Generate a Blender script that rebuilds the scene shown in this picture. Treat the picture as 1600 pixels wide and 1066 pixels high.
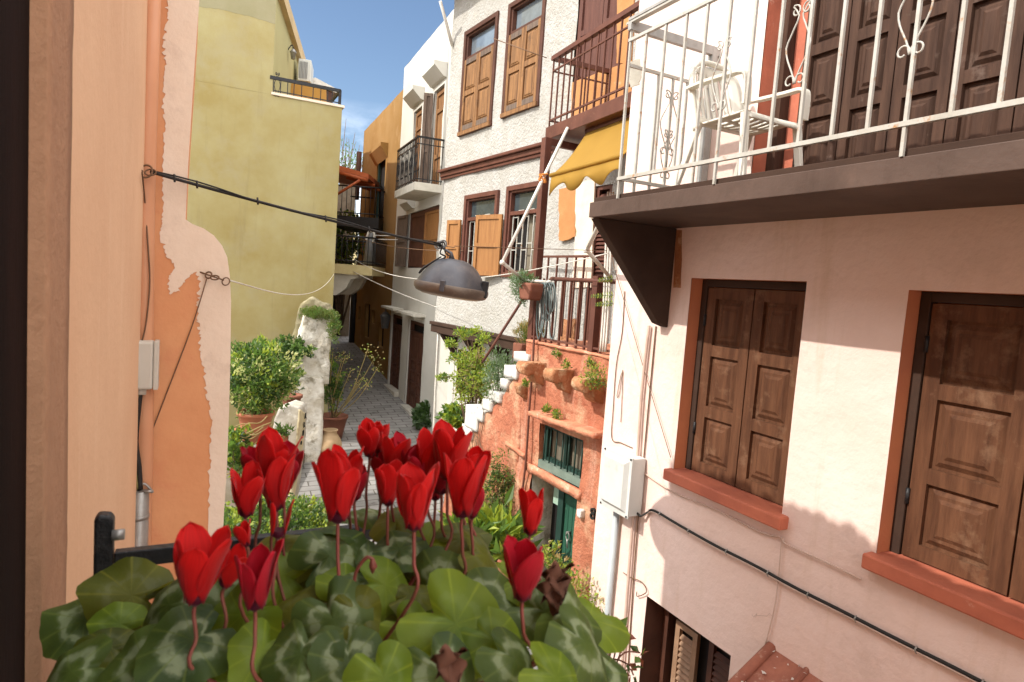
import bpy, math, random
from mathutils import Vector, Matrix, noise
from mathutils.geometry import tessellate_polygon
R_ = math.radians
random.seed(7)
sc = bpy.context.scene
for o in list(bpy.data.objects): bpy.data.objects.remove(o)
col = sc.collection
# ------------------------------------------------------------------ camera
EYE = 4.0; FPX = 1000.0; PITCH = R_(4.84); ROLL = R_(-4.09)
CP = Vector((0, 0, EYE))
_F = Vector((0, math.cos(PITCH), -math.sin(PITCH))); _R = Vector((1, 0, 0)); _D = Vector((0, -math.sin(PITCH), -math.cos(PITCH)))
R2 = _R*math.cos(ROLL) + _D*math.sin(ROLL); D2 = _D*math.cos(ROLL) - _R*math.sin(ROLL)
cam = bpy.data.objects.new('camera', bpy.data.cameras.new('camera')); col.objects.link(cam)
m3 = Matrix((R2, -D2, -_F)).transposed(); cam.matrix_world = Matrix.Translation(CP) @ m3.to_4x4()
cam.data.sensor_width = 36; cam.data.lens = 36*FPX/1600; cam.data.clip_start = .02; cam.data.clip_end = 2000
cam.data.dof.use_dof = True; cam.data.dof.focus_distance = 6.5; cam.data.dof.aperture_fstop = 10
sc.camera = cam
# ------------------------------------------------------------------ world and sun
SUN_EL = 43.5; SUN_AZ = -27.67-90+7      # compass-style azimuth measured from +Y towards +X
w = bpy.data.worlds.new('World'); sc.world = w; w.use_nodes = True
nt = w.node_tree; nt.nodes.clear()
out = nt.nodes.new('ShaderNodeOutputWorld'); bg = nt.nodes.new('ShaderNodeBackground')
sky = nt.nodes.new('ShaderNodeTexSky'); sky.sky_type = 'NISHITA'; sky.sun_disc = False
sky.sun_elevation = R_(SUN_EL); sky.sun_rotation = R_(SUN_AZ); sky.altitude = 50; sky.air_density = 1.0; sky.dust_density = .4; sky.ozone_density = 2.0
tc = nt.nodes.new('ShaderNodeTexCoord'); mp = nt.nodes.new('ShaderNodeMapping'); mp.inputs['Scale'].default_value = (1, 1, 2.6)
nz = nt.nodes.new('ShaderNodeTexNoise'); nz.inputs['Scale'].default_value = 5; nz.inputs['Detail'].default_value = 7; nz.inputs['Roughness'].default_value = .6
rp = nt.nodes.new('ShaderNodeValToRGB'); rp.color_ramp.elements[0].position = .36; rp.color_ramp.elements[1].position = .52
sep = nt.nodes.new('ShaderNodeSeparateXYZ')
mr = nt.nodes.new('ShaderNodeMapRange'); mr.inputs['From Min'].default_value = .13; mr.inputs['From Max'].default_value = .25; mr.inputs['To Min'].default_value = 1; mr.inputs['To Max'].default_value = 0
mu = nt.nodes.new('ShaderNodeMath'); mu.operation = 'MULTIPLY'
mx = nt.nodes.new('ShaderNodeMix'); mx.data_type = 'RGBA'; mx.inputs['B'].default_value = (11.5, 12, 13, 1)
L = nt.links.new
L(tc.outputs['Generated'], mp.inputs['Vector']); L(mp.outputs[0], nz.inputs['Vector']); L(nz.outputs['Fac'], rp.inputs[0])
L(tc.outputs['Generated'], sep.inputs[0]); L(sep.outputs['Z'], mr.inputs['Value']); L(rp.outputs['Color'], mu.inputs[0]); L(mr.outputs[0], mu.inputs[1])
L(mu.outputs[0], mx.inputs['Factor']); L(sky.outputs[0], mx.inputs['A'])
# bright cloud added out of view, overhead and behind the camera, to fill shade
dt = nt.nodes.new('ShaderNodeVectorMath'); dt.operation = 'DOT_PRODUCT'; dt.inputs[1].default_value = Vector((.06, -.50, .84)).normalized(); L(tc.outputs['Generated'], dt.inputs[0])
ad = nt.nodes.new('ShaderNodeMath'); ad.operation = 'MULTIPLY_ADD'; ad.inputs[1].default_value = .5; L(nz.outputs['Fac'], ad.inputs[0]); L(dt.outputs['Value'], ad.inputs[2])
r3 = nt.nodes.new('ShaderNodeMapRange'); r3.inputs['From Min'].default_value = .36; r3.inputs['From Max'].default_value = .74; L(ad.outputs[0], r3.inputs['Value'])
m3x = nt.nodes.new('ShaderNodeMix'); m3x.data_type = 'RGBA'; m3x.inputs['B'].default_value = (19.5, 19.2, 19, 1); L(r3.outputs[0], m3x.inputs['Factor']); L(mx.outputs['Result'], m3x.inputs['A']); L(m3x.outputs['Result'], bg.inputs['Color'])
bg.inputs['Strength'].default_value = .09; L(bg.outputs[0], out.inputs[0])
sl = bpy.data.lights.new('sun', 'SUN'); sl.energy = 2.7; sl.angle = R_(.5); sl.color = (1, .955, .88)
so = bpy.data.objects.new('sun', sl); col.objects.link(so)
a_, e_ = R_(SUN_AZ), R_(SUN_EL)
SUND = Vector((math.sin(a_)*math.cos(e_), math.cos(a_)*math.cos(e_), math.sin(e_)))
so.rotation_euler = SUND.to_track_quat('Z', 'Y').to_euler(); so.location = (0, 0, 30)
sc.view_settings.view_transform = 'Standard'; sc.view_settings.look = 'None'; sc.view_settings.gamma = 1; sc.view_settings.exposure = .9
sc.cycles.max_bounces = 8; sc.cycles.diffuse_bounces = 5

# ------------------------------------------------------------------ geometry helpers
def ray(x, y): return _F + R2*((x-800)/FPX) + D2*((y-533)/FPX)
def atz(x, y, z): d = ray(x, y); return CP + d*((z-EYE)/d.z)
def at(x, y, dist): d = ray(x, y); return CP + d*(dist/d.y)     # point at forward distance
def gz(y): return .085*(min(max(y, -12), 60)-8.2)
def gnd(x, y):
    p = atz(x, y, 0)
    for _ in range(25): p = atz(x, y, gz(p.y))
    return p
class Pl:
    """vertical wall plane: u along its run, w out of it (towards the street), z up"""
    def __init__(s, az, off=None, pt=None, out=-1):
        t = R_(az); s.d = Vector((math.sin(t), math.cos(t), 0)); n = Vector((math.cos(t), -math.sin(t), 0))
        s.off = off if off is not None else n.x*pt[0]+n.y*pt[1]
        s.n = n; s.out = n*out; s.sg = out
    def pt(s, u, w, z): return s.d*u + s.n*s.off + s.out*w + Vector((0, 0, z))
    def hit(s, x, y, w=0): d = ray(x, y); return CP + d*((s.off+s.sg*w)/s.n.dot(d))
    def uv(s, x, y, w=0): q = s.hit(x, y, w); return q.dot(s.d), q.z
    def T(s, u0=0, w0=0, z0=0): return lambda a, b, c: s.pt(u0+a, w0+b, z0+c)
PK = Pl(-27.67, 3.5)                       # pink house
WH = Pl(-32, 5.2)                          # rough white house
RD = Pl(-31, 4.05)                         # red terrace wall
CW = Pl(-23.5, pt=(-2.75, 16.78))          # smooth white house
OC = Pl(-23.5, pt=(-2.70, 16.78))          # ochre house
YE = Pl(63.3, pt=(-4.02, 14.15), out=1)    # yellow house, faces us
OW = Pl(-27, -.19, out=1)                  # our own facade
BT = Pl(63, pt=(.454*-3.4, .891*3.4), out=1)  # buttress face
ROOTS = {}
def link(o, parent=None):
    col.objects.link(o)
    if parent: o.parent = parent
    return o
def tag(o, label, cat, group=None, kind=None):
    o['label'] = label; o['category'] = cat
    if group: o['group'] = group
    if kind: o['kind'] = kind
    return o
def thing(name, label, cat, loc, group=None):
    o = bpy.data.objects.new(name, None); o.empty_display_size = .1; o.location = loc; link(o); ROOTS[o.name] = Vector(loc)
    return tag(o, label, cat, group)
class MB:
    def __init__(s): s.v = []; s.f = []; s.m = []; s.sm = []; s.uv = {}
    def add(s, vs, fs, mi=0, smooth=False):
        b = len(s.v); s.v += [Vector(p) for p in vs]
        for f in fs: s.f.append(tuple(b+i for i in f)); s.m.append(mi); s.sm.append(smooth)
        return b
    def box(s, T, a0, a1, b0, b1, c0, c1, mi=0):
        if a0 > a1: a0, a1 = a1, a0
        P = [T(a, b, c) for a in (a0, a1) for b in (b0, b1) for c in (c0, c1)]
        s.add(P, [(0, 1, 3, 2), (4, 6, 7, 5), (0, 4, 5, 1), (2, 3, 7, 6), (0, 2, 6, 4), (1, 5, 7, 3)], mi)
    def quad(s, a, b, c, d, mi=0): s.add([a, b, c, d], [(0, 1, 2, 3)], mi)
    def frus(s, T, a0, a1, c0, c1, b0, b1, ins, mi=0):      # raised panel: outer rect at b0, inner rect at b1
        P = [T(a0, b0, c0), T(a1, b0, c0), T(a1, b0, c1), T(a0, b0, c1), T(a0+ins, b1, c0+ins), T(a1-ins, b1, c0+ins), T(a1-ins, b1, c1-ins), T(a0+ins, b1, c1-ins)]
        s.add(P, [(0, 1, 5, 4), (1, 2, 6, 5), (2, 3, 7, 6), (3, 0, 4, 7), (4, 5, 6, 7)], mi)
    def prism(s, T, poly, b0, b1, mi=0):                    # poly in (a,c), extruded along b
        n = len(poly)
        caps = [tuple(range(n)), tuple(range(2*n-1, n-1, -1))]
        if n > 24:
            ts = tessellate_polygon([[Vector((a, c, 0)) for a, c in poly]]); caps = [tuple(t) for t in ts]+[tuple(i+n for i in t) for t in ts]
        s.add([T(a, b0, c) for a, c in poly]+[T(a, b1, c) for a, c in poly],
              caps+[(i, i+n, (i+1) % n+n, (i+1) % n) for i in range(n)], mi)
    def tube(s, pts, r, n=8, mi=0, cap=True, smooth=True):
        pts = [Vector(p) for p in pts]; k = len(pts); rs = r if isinstance(r, (list, tuple)) else [r]*k
        b = len(s.v); nrm = None
        for i, p in enumerate(pts):
            t = (pts[min(i+1, k-1)]-pts[max(i-1, 0)]).normalized()
            if nrm is None: nrm = t.orthogonal().normalized()
            else:
                nrm = nrm - t*nrm.dot(t); nrm = nrm.normalized() if nrm.length > 1e-6 else t.orthogonal().normalized()
            bi = t.cross(nrm)
            for j in range(n):
                a = 2*math.pi*j/n; s.v.append(p+(nrm*math.cos(a)+bi*math.sin(a))*rs[i])
        for i in range(k-1):
            for j in range(n):
                s.f.append((b+i*n+j, b+i*n+(j+1) % n, b+(i+1)*n+(j+1) % n, b+(i+1)*n+j)); s.m.append(mi); s.sm.append(smooth)
        if cap:
            s.f.append(tuple(b+j for j in range(n-1, -1, -1))); s.m.append(mi); s.sm.append(False)
            s.f.append(tuple(b+(k-1)*n+j for j in range(n))); s.m.append(mi); s.sm.append(False)
    def lathe(s, c, prof, n=24, mi=0, ax=None):            # prof (r,z)
        c = Vector(c); b = len(s.v)
        for r, z in prof:
            for j in range(n):
                a = 2*math.pi*j/n; s.v.append(c+Vector((r*math.cos(a), r*math.sin(a), z)))
        for i in range(len(prof)-1):
            for j in range(n):
                s.f.append((b+i*n+j, b+i*n+(j+1) % n, b+(i+1)*n+(j+1) % n, b+(i+1)*n+j)); s.m.append(mi); s.sm.append(True)
    def build(s, name, mats, parent=None, bevel=0, label=None):
        me = bpy.data.meshes.new(name)
        if parent is not None: o0 = ROOTS[parent.name]
        else:
            xs = [p.x for p in s.v]; ys = [p.y for p in s.v]; o0 = Vector(((min(xs)+max(xs))/2, (min(ys)+max(ys))/2, min(p.z for p in s.v)))
        me.from_pydata([p-o0 for p in s.v], [], s.f)
        for mt in (mats if isinstance(mats, (list, tuple)) else [mats]): me.materials.append(M[mt] if isinstance(mt, str) else mt)
        me.polygons.foreach_set('material_index', s.m); me.polygons.foreach_set('use_smooth', s.sm)
        if s.uv:
            ul = me.uv_layers.new(name='UVMap')
            for lp in me.loops: ul.data[lp.index].uv = s.uv.get(lp.vertex_index, (0, 0))
        me.validate(); me.update()
        o = bpy.data.objects.new(name, me)
        if parent is None: o.location = o0
        link(o, parent); ROOTS[o.name] = o0
        if bevel:
            bm = o.modifiers.new('bevel', 'BEVEL'); bm.width = bevel; bm.segments = 2; bm.limit_method = 'ANGLE'; bm.harden_normals = False
        if label: o['label'] = label
        return o
def struct(name, mb, mats): o = mb.build(name, mats); o['kind'] = 'structure'; return o
def copy_tree(o, delta, parent=None):
    c = o.copy(); col.objects.link(c)
    if parent: c.parent = parent
    else: c.location = o.location + delta
    for ch in list(o.children): copy_tree(ch, delta, c)
    return c
def sag(a, b, s, n=14):
    a = Vector(a); b = Vector(b); return [a.lerp(b, i/n)-Vector((0, 0, 4*s*(i/n)*(1-i/n))) for i in range(n+1)]
def smooth_path(P, k=6):
    P = [Vector(p) for p in P]; o = []
    for i in range(len(P)-1):
        p0 = P[max(i-1, 0)]; p1 = P[i]; p2 = P[i+1]; p3 = P[min(i+2, len(P)-1)]
        for j in range(k):
            t = j/k; o.append(.5*((2*p1)+(p2-p0)*t+(2*p0-5*p1+4*p2-p3)*t*t+(-p0+3*p1-3*p2+p3)*t**3))
    return o+[P[-1]]
# ------------------------------------------------------------------ materials
M = {}
def srgb(c): return tuple(((x/255/12.92) if x/255 <= .04045 else ((x/255+.055)/1.055)**2.4) for x in c)
def mat(name, c1, c2=None, scale=2.0, bump=.0, bscale=30, rough=.85, stain=None, sth=(.55, .7), sscale=1.2, streak=None, stretch=(1, 1, 1), metal=0, wood=False, bdist=.01, spec=.3, transl=None, crack=0):
    m = bpy.data.materials.new(name); m.use_nodes = True; n = m.node_tree; N = n.nodes; LK = n.links.new; b = N['Principled BSDF']
    c2 = c2 or tuple(x*.82 for x in c1)
    tc = N.new('ShaderNodeTexCoord'); mp = N.new('ShaderNodeMapping'); mp.inputs['Scale'].default_value = stretch; LK(tc.outputs['Object'], mp.inputs[0])
    nz = N.new('ShaderNodeTexNoise'); nz.inputs['Scale'].default_value = scale; nz.inputs['Detail'].default_value = 8; nz.inputs['Roughness'].default_value = .62; LK(mp.outputs[0], nz.inputs['Vector'])
    mx = N.new('ShaderNodeMix'); mx.data_type = 'RGBA'; mx.inputs['A'].default_value = (*c1, 1); mx.inputs['B'].default_value = (*c2, 1)
    rr = N.new('ShaderNodeMapRange'); rr.inputs['From Min'].default_value = .36; rr.inputs['From Max'].default_value = .64; LK(nz.outputs['Fac'], rr.inputs['Value']); LK(rr.outputs[0], mx.inputs['Factor'])
    cur = mx.outputs['Result']
    def layer(colr, sc_, th, st, amt=1.0):
        nonlocal cur
        mp2 = N.new('ShaderNodeMapping'); mp2.inputs['Scale'].default_value = st; mp2.inputs['Location'].default_value = (3.1, 7.7, 1.3); LK(tc.outputs['Object'], mp2.inputs[0])
        n2 = N.new('ShaderNodeTexNoise'); n2.inputs['Scale'].default_value = sc_; n2.inputs['Detail'].default_value = 9; n2.inputs['Roughness'].default_value = .68; LK(mp2.outputs[0], n2.inputs['Vector'])
        r2 = N.new('ShaderNodeMapRange'); r2.inputs['From Min'].default_value = th[0]; r2.inputs['From Max'].default_value = th[1]; r2.inputs['To Max'].default_value = amt; LK(n2.outputs['Fac'], r2.inputs['Value'])
        m2 = N.new('ShaderNodeMix'); m2.data_type = 'RGBA'; LK(r2.outputs[0], m2.inputs['Factor']); LK(cur, m2.inputs['A']); m2.inputs['B'].default_value = (*colr, 1); cur = m2.outputs['Result']
    if stain: layer(stain, sscale, sth, (1, 1, 1))
    if streak: layer(streak, 5, (.56, .74), (1, 1, .09), .65)
    LK(cur, b.inputs['Base Color']); b.inputs['Roughness'].default_value = rough; b.inputs['Metallic'].default_value = metal; b.inputs['Specular IOR Level'].default_value = spec
    if bump:
        nb = N.new('ShaderNodeTexNoise'); nb.inputs['Scale'].default_value = bscale; nb.inputs['Detail'].default_value = 6; nb.inputs['Roughness'].default_value = .6; LK(mp.outputs[0], nb.inputs['Vector'])
        bn = N.new('ShaderNodeBump'); bn.inputs['Strength'].default_value = bump; bn.inputs['Distance'].default_value = bdist; LK(nb.outputs['Fac'], bn.inputs['Height']); LK(bn.outputs[0], b.inputs['Normal'])
    if transl:
        tr = N.new('ShaderNodeBsdfTranslucent'); tr.inputs['Color'].default_value = (*transl[0], 1); ms = N.new('ShaderNodeMixShader'); ms.inputs[0].default_value = transl[1]
        LK(b.outputs[0], ms.inputs[1]); LK(tr.outputs[0], ms.inputs[2]); LK(ms.outputs[0], N['Material Output'].inputs[0])
    M[name] = m; return m
mat('pink', (.76, .59, .525), (.72, .54, .465), 1.5, .45, 12, .9, stain=(.66, .50, .43), sth=(.54, .72), sscale=2, streak=(.60, .43, .31), bdist=.02)
mat('terracotta_paint', (.50, .15, .085), (.38, .11, .065), 3, .3, 30, .7, stain=(.55, .28, .2), sth=(.62, .7), sscale=5)
mat('peach_reveal', (.56, .20, .09), (.48, .16, .08), 2, .3, 25, .85)
mat('white_rough', (.44, .425, .395), (.38, .36, .32), 4, .75, 22, .95, stain=(.44, .40, .34), sth=(.60, .72), bdist=.05)
mat('white_smooth', (.55, .53, .48), (.50, .48, .42), 1.2, .2, 20, .9, stain=(.6, .57, .5), sth=(.6, .8), streak=(.55, .52, .45))
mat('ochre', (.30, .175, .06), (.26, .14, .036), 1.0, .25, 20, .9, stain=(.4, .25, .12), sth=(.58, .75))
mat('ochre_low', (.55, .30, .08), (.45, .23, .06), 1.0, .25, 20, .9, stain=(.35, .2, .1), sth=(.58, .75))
mat('yellow', (.35, .305, .15), (.285, .222, .08), .8, .25, 25, .9, stain=(.32, .275, .15), sth=(.50, .70), sscale=1.3, streak=(.25, .20, .09))
mat('yellow_pale', (.40, .36, .17), (.37, .32, .15), .8, .2, 25, .9)
mat('band_tan', (.52, .38, .20), None, 2, .2, 20)
mat('grey_plaster', (.40, .37, .31), (.30, .27, .22), 5, .7, 25, .95)
mat('yellow_grime', (.22, .19, .10), (.15, .13, .08), 3, .4, 25, .95, stain=(.34, .30, .2), sth=(.52, .64), sscale=3)
mat('yellow_grey', (.29, .26, .155), (.26, .235, .13), 2, .2, 25, .95)
mat('red_wall', (.44, .163, .09), (.35, .115, .062), 3, .9, 14, .92, stain=(.54, .33, .2), sth=(.50, .66), sscale=2.0, streak=(.58, .36, .26), bdist=.04)
mat('red_trim', (.60, .26, .15), (.46, .16, .09), 5, .8, 22, .9, stain=(.66, .42, .3), sth=(.55, .65), sscale=6, bdist=.02)
mat('sandstone', (.44, .20, .095), (.31, .13, .06), 8, .9, 30, .9, stain=(.6, .42, .26), sth=(.52, .66), sscale=5, bdist=.02)
mat('whitewash', (.66, .63, .56), (.48, .43, .34), 5, 1.0, 16, .95, stain=(.24, .21, .15), sth=(.52, .64), sscale=4, bdist=.03)
mat('whitewash_clean', (.62, .60, .56), (.54, .52, .47), 8, .5, 20, .9, stain=(.36, .32, .26), sth=(.58, .68), sscale=7)
mat('own_wall', (.69, .455, .285), (.63, .395, .24), 1.3, .25, 30, .85, streak=(.74, .53, .36), stain=(.60, .37, .225), sth=(.6, .75))
mat('own_rough', (.36, .20, .115), (.32, .175, .10), 20, .8, 60, .9, bdist=.006)
mat('own_orange', (.67, .33, .16), (.60, .27, .125), 2, .25, 25, .85, stain=(.62, .26, .13), sth=(.56, .7), sscale=3)
mat('bare_cream', (.76, .64, .52), (.70, .57, .45), 3, .3, 30, .9, stain=(.62, .50, .40), sth=(.55, .7), sscale=4)
mat('own_pipe', (.58, .29, .16), (.54, .26, .14), 3, 0, 10, .5)
mat('dark_shutter', (.014, .005, .003), (.008, .003, .002), 3, .2, 30, .9, stretch=(6, 6, .6), spec=.08)
mat('door_wood', (.135, .06, .031), (.075, .032, .017), 4, .35, 20, .7, stretch=(5, 5, .5), stain=(.19, .105, .062), sth=(.56, .72), sscale=5, spec=.12)
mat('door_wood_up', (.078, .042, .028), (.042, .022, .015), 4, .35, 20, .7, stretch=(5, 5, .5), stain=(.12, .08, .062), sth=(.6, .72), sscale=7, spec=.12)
mat('honey_wood', (.30, .15, .058), (.13, .062, .026), 3, .6, 20, .7, stretch=(9, 9, .5), stain=(.08, .042, .022), sth=(.57, .72), sscale=5)
mat('orange_wood', (.33, .155, .052), (.24, .105, .035), 3, .4, 20, .6, stretch=(9, 9, .5))
mat('grey_wood', (.17, .12, .09), (.09, .065, .05), 5, .5, 20, .85, stretch=(8, 8, .6))
mat('brown_frame', (.095, .037, .022), (.065, .026, .016), 4, .3, 20, .6)
mat('brown_metal', (.13, .05, .034), (.095, .036, .025), 5, .15, 30, .5, stain=(.22, .11, .07), sth=(.62, .72), sscale=10)
mat('fascia', (.10, .066, .052), (.075, .049, .038), 3, .25, 25, .55, stain=(.135, .085, .064), sth=(.55, .75), streak=(.05, .03, .022), spec=.15)
mat('soffit', (.06, .036, .026), (.045, .027, .02), 3, .25, 20, .85, spec=.1)
mat('shutter_dark_red', (.12, .048, .034), (.085, .033, .024), 4, .3, 20, .7, stretch=(8, 8, .6))
mat('white_iron', (.46, .45, .41), (.38, .36, .31), 9, .15, 60, .45, stain=(.34, .17, .06), sth=(.58, .68), sscale=14)
mat('grey_iron', (.16, .16, .16), (.12, .12, .12), 9, .1, 60, .45)
mat('light_grey_iron', (.36, .35, .33), (.28, .27, .25), 9, .1, 60, .5, stain=(.35, .2, .1), sth=(.66, .72), sscale=12)
mat('black_iron', (.018, .018, .02), (.012, .012, .013), 20, .5, 40, .4, stain=(.06, .055, .05), sth=(.6, .7), sscale=30)
mat('chair_plastic', (.76, .73, .64), (.72, .69, .60), 3, 0, 10, .4, transl=((.8, .76, .62), .15))
mat('lamp_metal', (.105, .105, .115), (.08, .078, .085), 5, .08, 60, .42, metal=.5, stain=(.16, .14, .13), sth=(.5, .8), sscale=8)
mat('lamp_rim', (.17, .13, .10), (.12, .09, .07), 6, .08, 60, .5, metal=.3, stain=(.24, .18, .13), sth=(.55, .75), sscale=10)
mat('lamp_glass', (.42, .36, .28), (.35, .3, .22), 6, 0, 10, .25)
mat('black_cable', (.02, .018, .016), None, 10, 0, 10, .6)
mat('wire_brown', (.16, .09, .05), None, 10, 0, 10, .7)
mat('wire_white', (.66, .62, .55), None, 10, 0, 10, .7)
mat('pink_cable', (.58, .42, .34), None, 5, 0, 10, .7)
mat('box_plastic', (.52, .50, .44), (.48, .46, .40), 4, 0, 10, .5)
mat('meter_plastic', (.56, .57, .54), (.5, .51, .48), 4, .05, 40, .5, stain=(.45, .43, .38), sth=(.6, .75), sscale=5)
mat('conduit_blue', (.42, .46, .47), (.36, .4, .41), 5, 0, 10, .5)
mat('metal_pipe', (.34, .33, .31), (.25, .24, .22), 8, .1, 40, .4, metal=.5, stain=(.3, .24, .18), sth=(.6, .7), sscale=9)
mat('awning', (.40, .24, .04), (.36, .21, .034), 2, .1, 60, .8, transl=((.7, .4, .05), .35))
mat('awning_orange', (.65, .26, .06), None, 2, .1, 60, .8, transl=((.7, .3, .05), .3))
mat('arm_tube', (.66, .63, .57), (.6, .57, .5), 6, 0, 10, .45, stain=(.4, .3, .2), sth=(.66, .72), sscale=20)
mat('green_door', (.028, .10, .062), (.018, .07, .044), 4, .3, 25, .55, stretch=(4, 4, .5), stain=(.06, .14, .09), sth=(.6, .7), sscale=6)
mat('green_frame', (.02, .05, .04), (.015, .04, .03), 4, .2, 25, .5)
mat('green_sill', (.17, .22, .18), (.12, .16, .13), 6, .3, 25, .8)
mat('curtain', (.20, .17, .12), (.13, .11, .08), 3, .2, 10, .9, stretch=(14, 14, .4))
mat('paper', (.33, .46, .36), (.28, .4, .31), 6, 0, 10, .8)
mat('glass_dark', (.05, .065, .07), (.03, .04, .045), 2, 0, 10, .06, spec=.8)
mat('glass_sky', (.20, .24, .27), (.12, .14, .16), 2, 0, 10, .05, spec=1.0)
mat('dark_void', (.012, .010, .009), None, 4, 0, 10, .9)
mat('louvre', (.34, .21, .13), (.25, .15, .09), 5, .2, 20, .6)
mat('tile', (.33, .12, .075), (.24, .085, .055), 6, .5, 20, .8, stain=(.42, .26, .19), sth=(.58, .66), sscale=8)
mat('flake', (.62, .56, .5), (.5, .45, .4), 12, .4, 20, .9)
mat('paving', (.30, .285, .27), (.23, .22, .21), 2.5, .4, 25, .85, stain=(.12, .11, .10), sth=(.6, .72), sscale=3)
mat('asphalt', (.10, .10, .10), None, 3, .3, 30)
mat('yard_soil', (.16, .13, .10), (.11, .09, .06), 3, .5, 20, .95)
mat('marble', (.50, .47, .41), (.38, .34, .28), 4, .5, 20, .8, stain=(.66, .64, .6), sth=(.52, .62), sscale=3, bdist=.02)
mat('marble_edge', (.58, .50, .32), (.48, .4, .24), 6, .5, 20, .8)
mat('ink', (.02, .02, .018), None, 8, 0, 10, .9)
mat('clay', (.50, .19, .10), (.42, .15, .08), 4, .15, 30, .8, stain=(.55, .3, .2), sth=(.6, .75), sscale=5)
mat('clay_pale', (.44, .31, .18), (.36, .24, .13), 6, .3, 25, .85)
mat('clay_brown', (.21, .08, .048), (.16, .06, .038), 6, .2, 25, .8)
mat('cream_slab', (.66, .56, .30), (.58, .48, .24), 4, .2, 20, .9)
mat('concrete', (.58, .55, .48), (.48, .45, .38), 4, .3, 20, .9, stain=(.3, .22, .14), sth=(.62, .7), sscale=5)
mat('orange_roof', (.42, .11, .035), (.34, .085, .03), 6, .3, 20, .6)
mat('hose', (.17, .21, .20), (.11, .14, .14), 8, 0, 10, .45)
mat('bark', (.17, .11, .065), (.10, .065, .04), 10, .8, 30, .9)
mat('stem_green', (.22, .20, .07), (.16, .13, .05), 10, 0, 30, .7)
def leafm(name, a, b, t=.35):
    a = tuple(x*1.25 for x in a); b = tuple(x*1.15 for x in b); return mat(name, a, b, 3.5, 0, 10, .5, transl=((a[0]*1.6, a[1]*1.7, a[2]*1.2), t), spec=.4)
leafm('leaf_dark', (.045, .085, .022), (.025, .05, .015)); leafm('leaf_mid', (.10, .17, .035), (.055, .10, .025)); leafm('leaf_lime', (.26, .30, .04), (.15, .22, .03))
leafm('leaf_cream', (.40, .40, .20), (.30, .33, .13)); leafm('leaf_grey', (.17, .23, .15), (.11, .16, .10)); leafm('leaf_straw', (.32, .25, .11), (.22, .17, .07)); leafm('leaf_red', (.16, .05, .03), (.10, .04, .02))
leafm('moss', (.13, .16, .03), (.08, .10, .02), .1)
mat('dead_leaf', (.13, .05, .03), (.08, .035, .02), 8, .3, 20, .8)
# flowers of the cyclamen
def petal_mat(name, a, b, c):
    m = bpy.data.materials.new(name); m.use_nodes = True; N = m.node_tree.nodes; LK = m.node_tree.links.new; bs = N['Principled BSDF']
    uv = N.new('ShaderNodeUVMap'); uv.uv_map = 'UVMap'; sp = N.new('ShaderNodeSeparateXYZ'); LK(uv.outputs[0], sp.inputs[0])
    cr = N.new('ShaderNodeValToRGB'); e = cr.color_ramp.elements; e[0].position = 0; e[0].color = (*c, 1); e[1].position = 1; e[1].color = (*a, 1); k = e.new(.18); k.color = (*b, 1)
    LK(sp.outputs['X'], cr.inputs[0])
    mp = N.new('ShaderNodeMapping'); mp.inputs['Scale'].default_value = (1.2, 26, 1); LK(uv.outputs[0], mp.inputs[0]); nz = N.new('ShaderNodeTexNoise'); nz.inputs['Scale'].default_value = 1.5; nz.inputs['Detail'].default_value = 4; LK(mp.outputs[0], nz.inputs['Vector'])
    mx = N.new('ShaderNodeMix'); mx.data_type = 'RGBA'; mx.blend_type = 'MULTIPLY'; mr = N.new('ShaderNodeMapRange'); mr.inputs['From Min'].default_value = .4; mr.inputs['From Max'].default_value = .7; mr.inputs['To Max'].default_value = 1; LK(nz.outputs[0], mr.inputs[0]); LK(mr.outputs[0], mx.inputs['Factor']); LK(cr.outputs[0], mx.inputs['A']); mx.inputs['B'].default_value = (.55, .3, .3, 1)
    LK(mx.outputs['Result'], bs.inputs['Base Color']); bs.inputs['Roughness'].default_value = .5; bs.inputs['Sheen Weight'].default_value = .15; bs.inputs['Specular IOR Level'].default_value = .2
    bn = N.new('ShaderNodeBump'); bn.inputs['Strength'].default_value = .25; bn.inputs['Distance'].default_value = .002; LK(nz.outputs[0], bn.inputs['Height']); LK(bn.outputs[0], bs.inputs['Normal'])
    tr = N.new('ShaderNodeBsdfTranslucent'); ms = N.new('ShaderNodeMixShader'); ms.inputs[0].default_value = .45; tr.inputs['Color'].default_value = (a[0], a[1]*.6, a[2]*.6, 1)
    LK(bs.outputs[0], ms.inputs[1]); LK(tr.outputs[0], ms.inputs[2]); LK(ms.outputs[0], N['Material Output'].inputs[0]); M[name] = m
petal_mat('petal_red', (.80, .012, .010), (.60, .007, .010), (.10, .004, .02)); petal_mat('petal_crimson', (.62, .006, .03), (.40, .004, .02), (.07, .002, .02))
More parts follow.
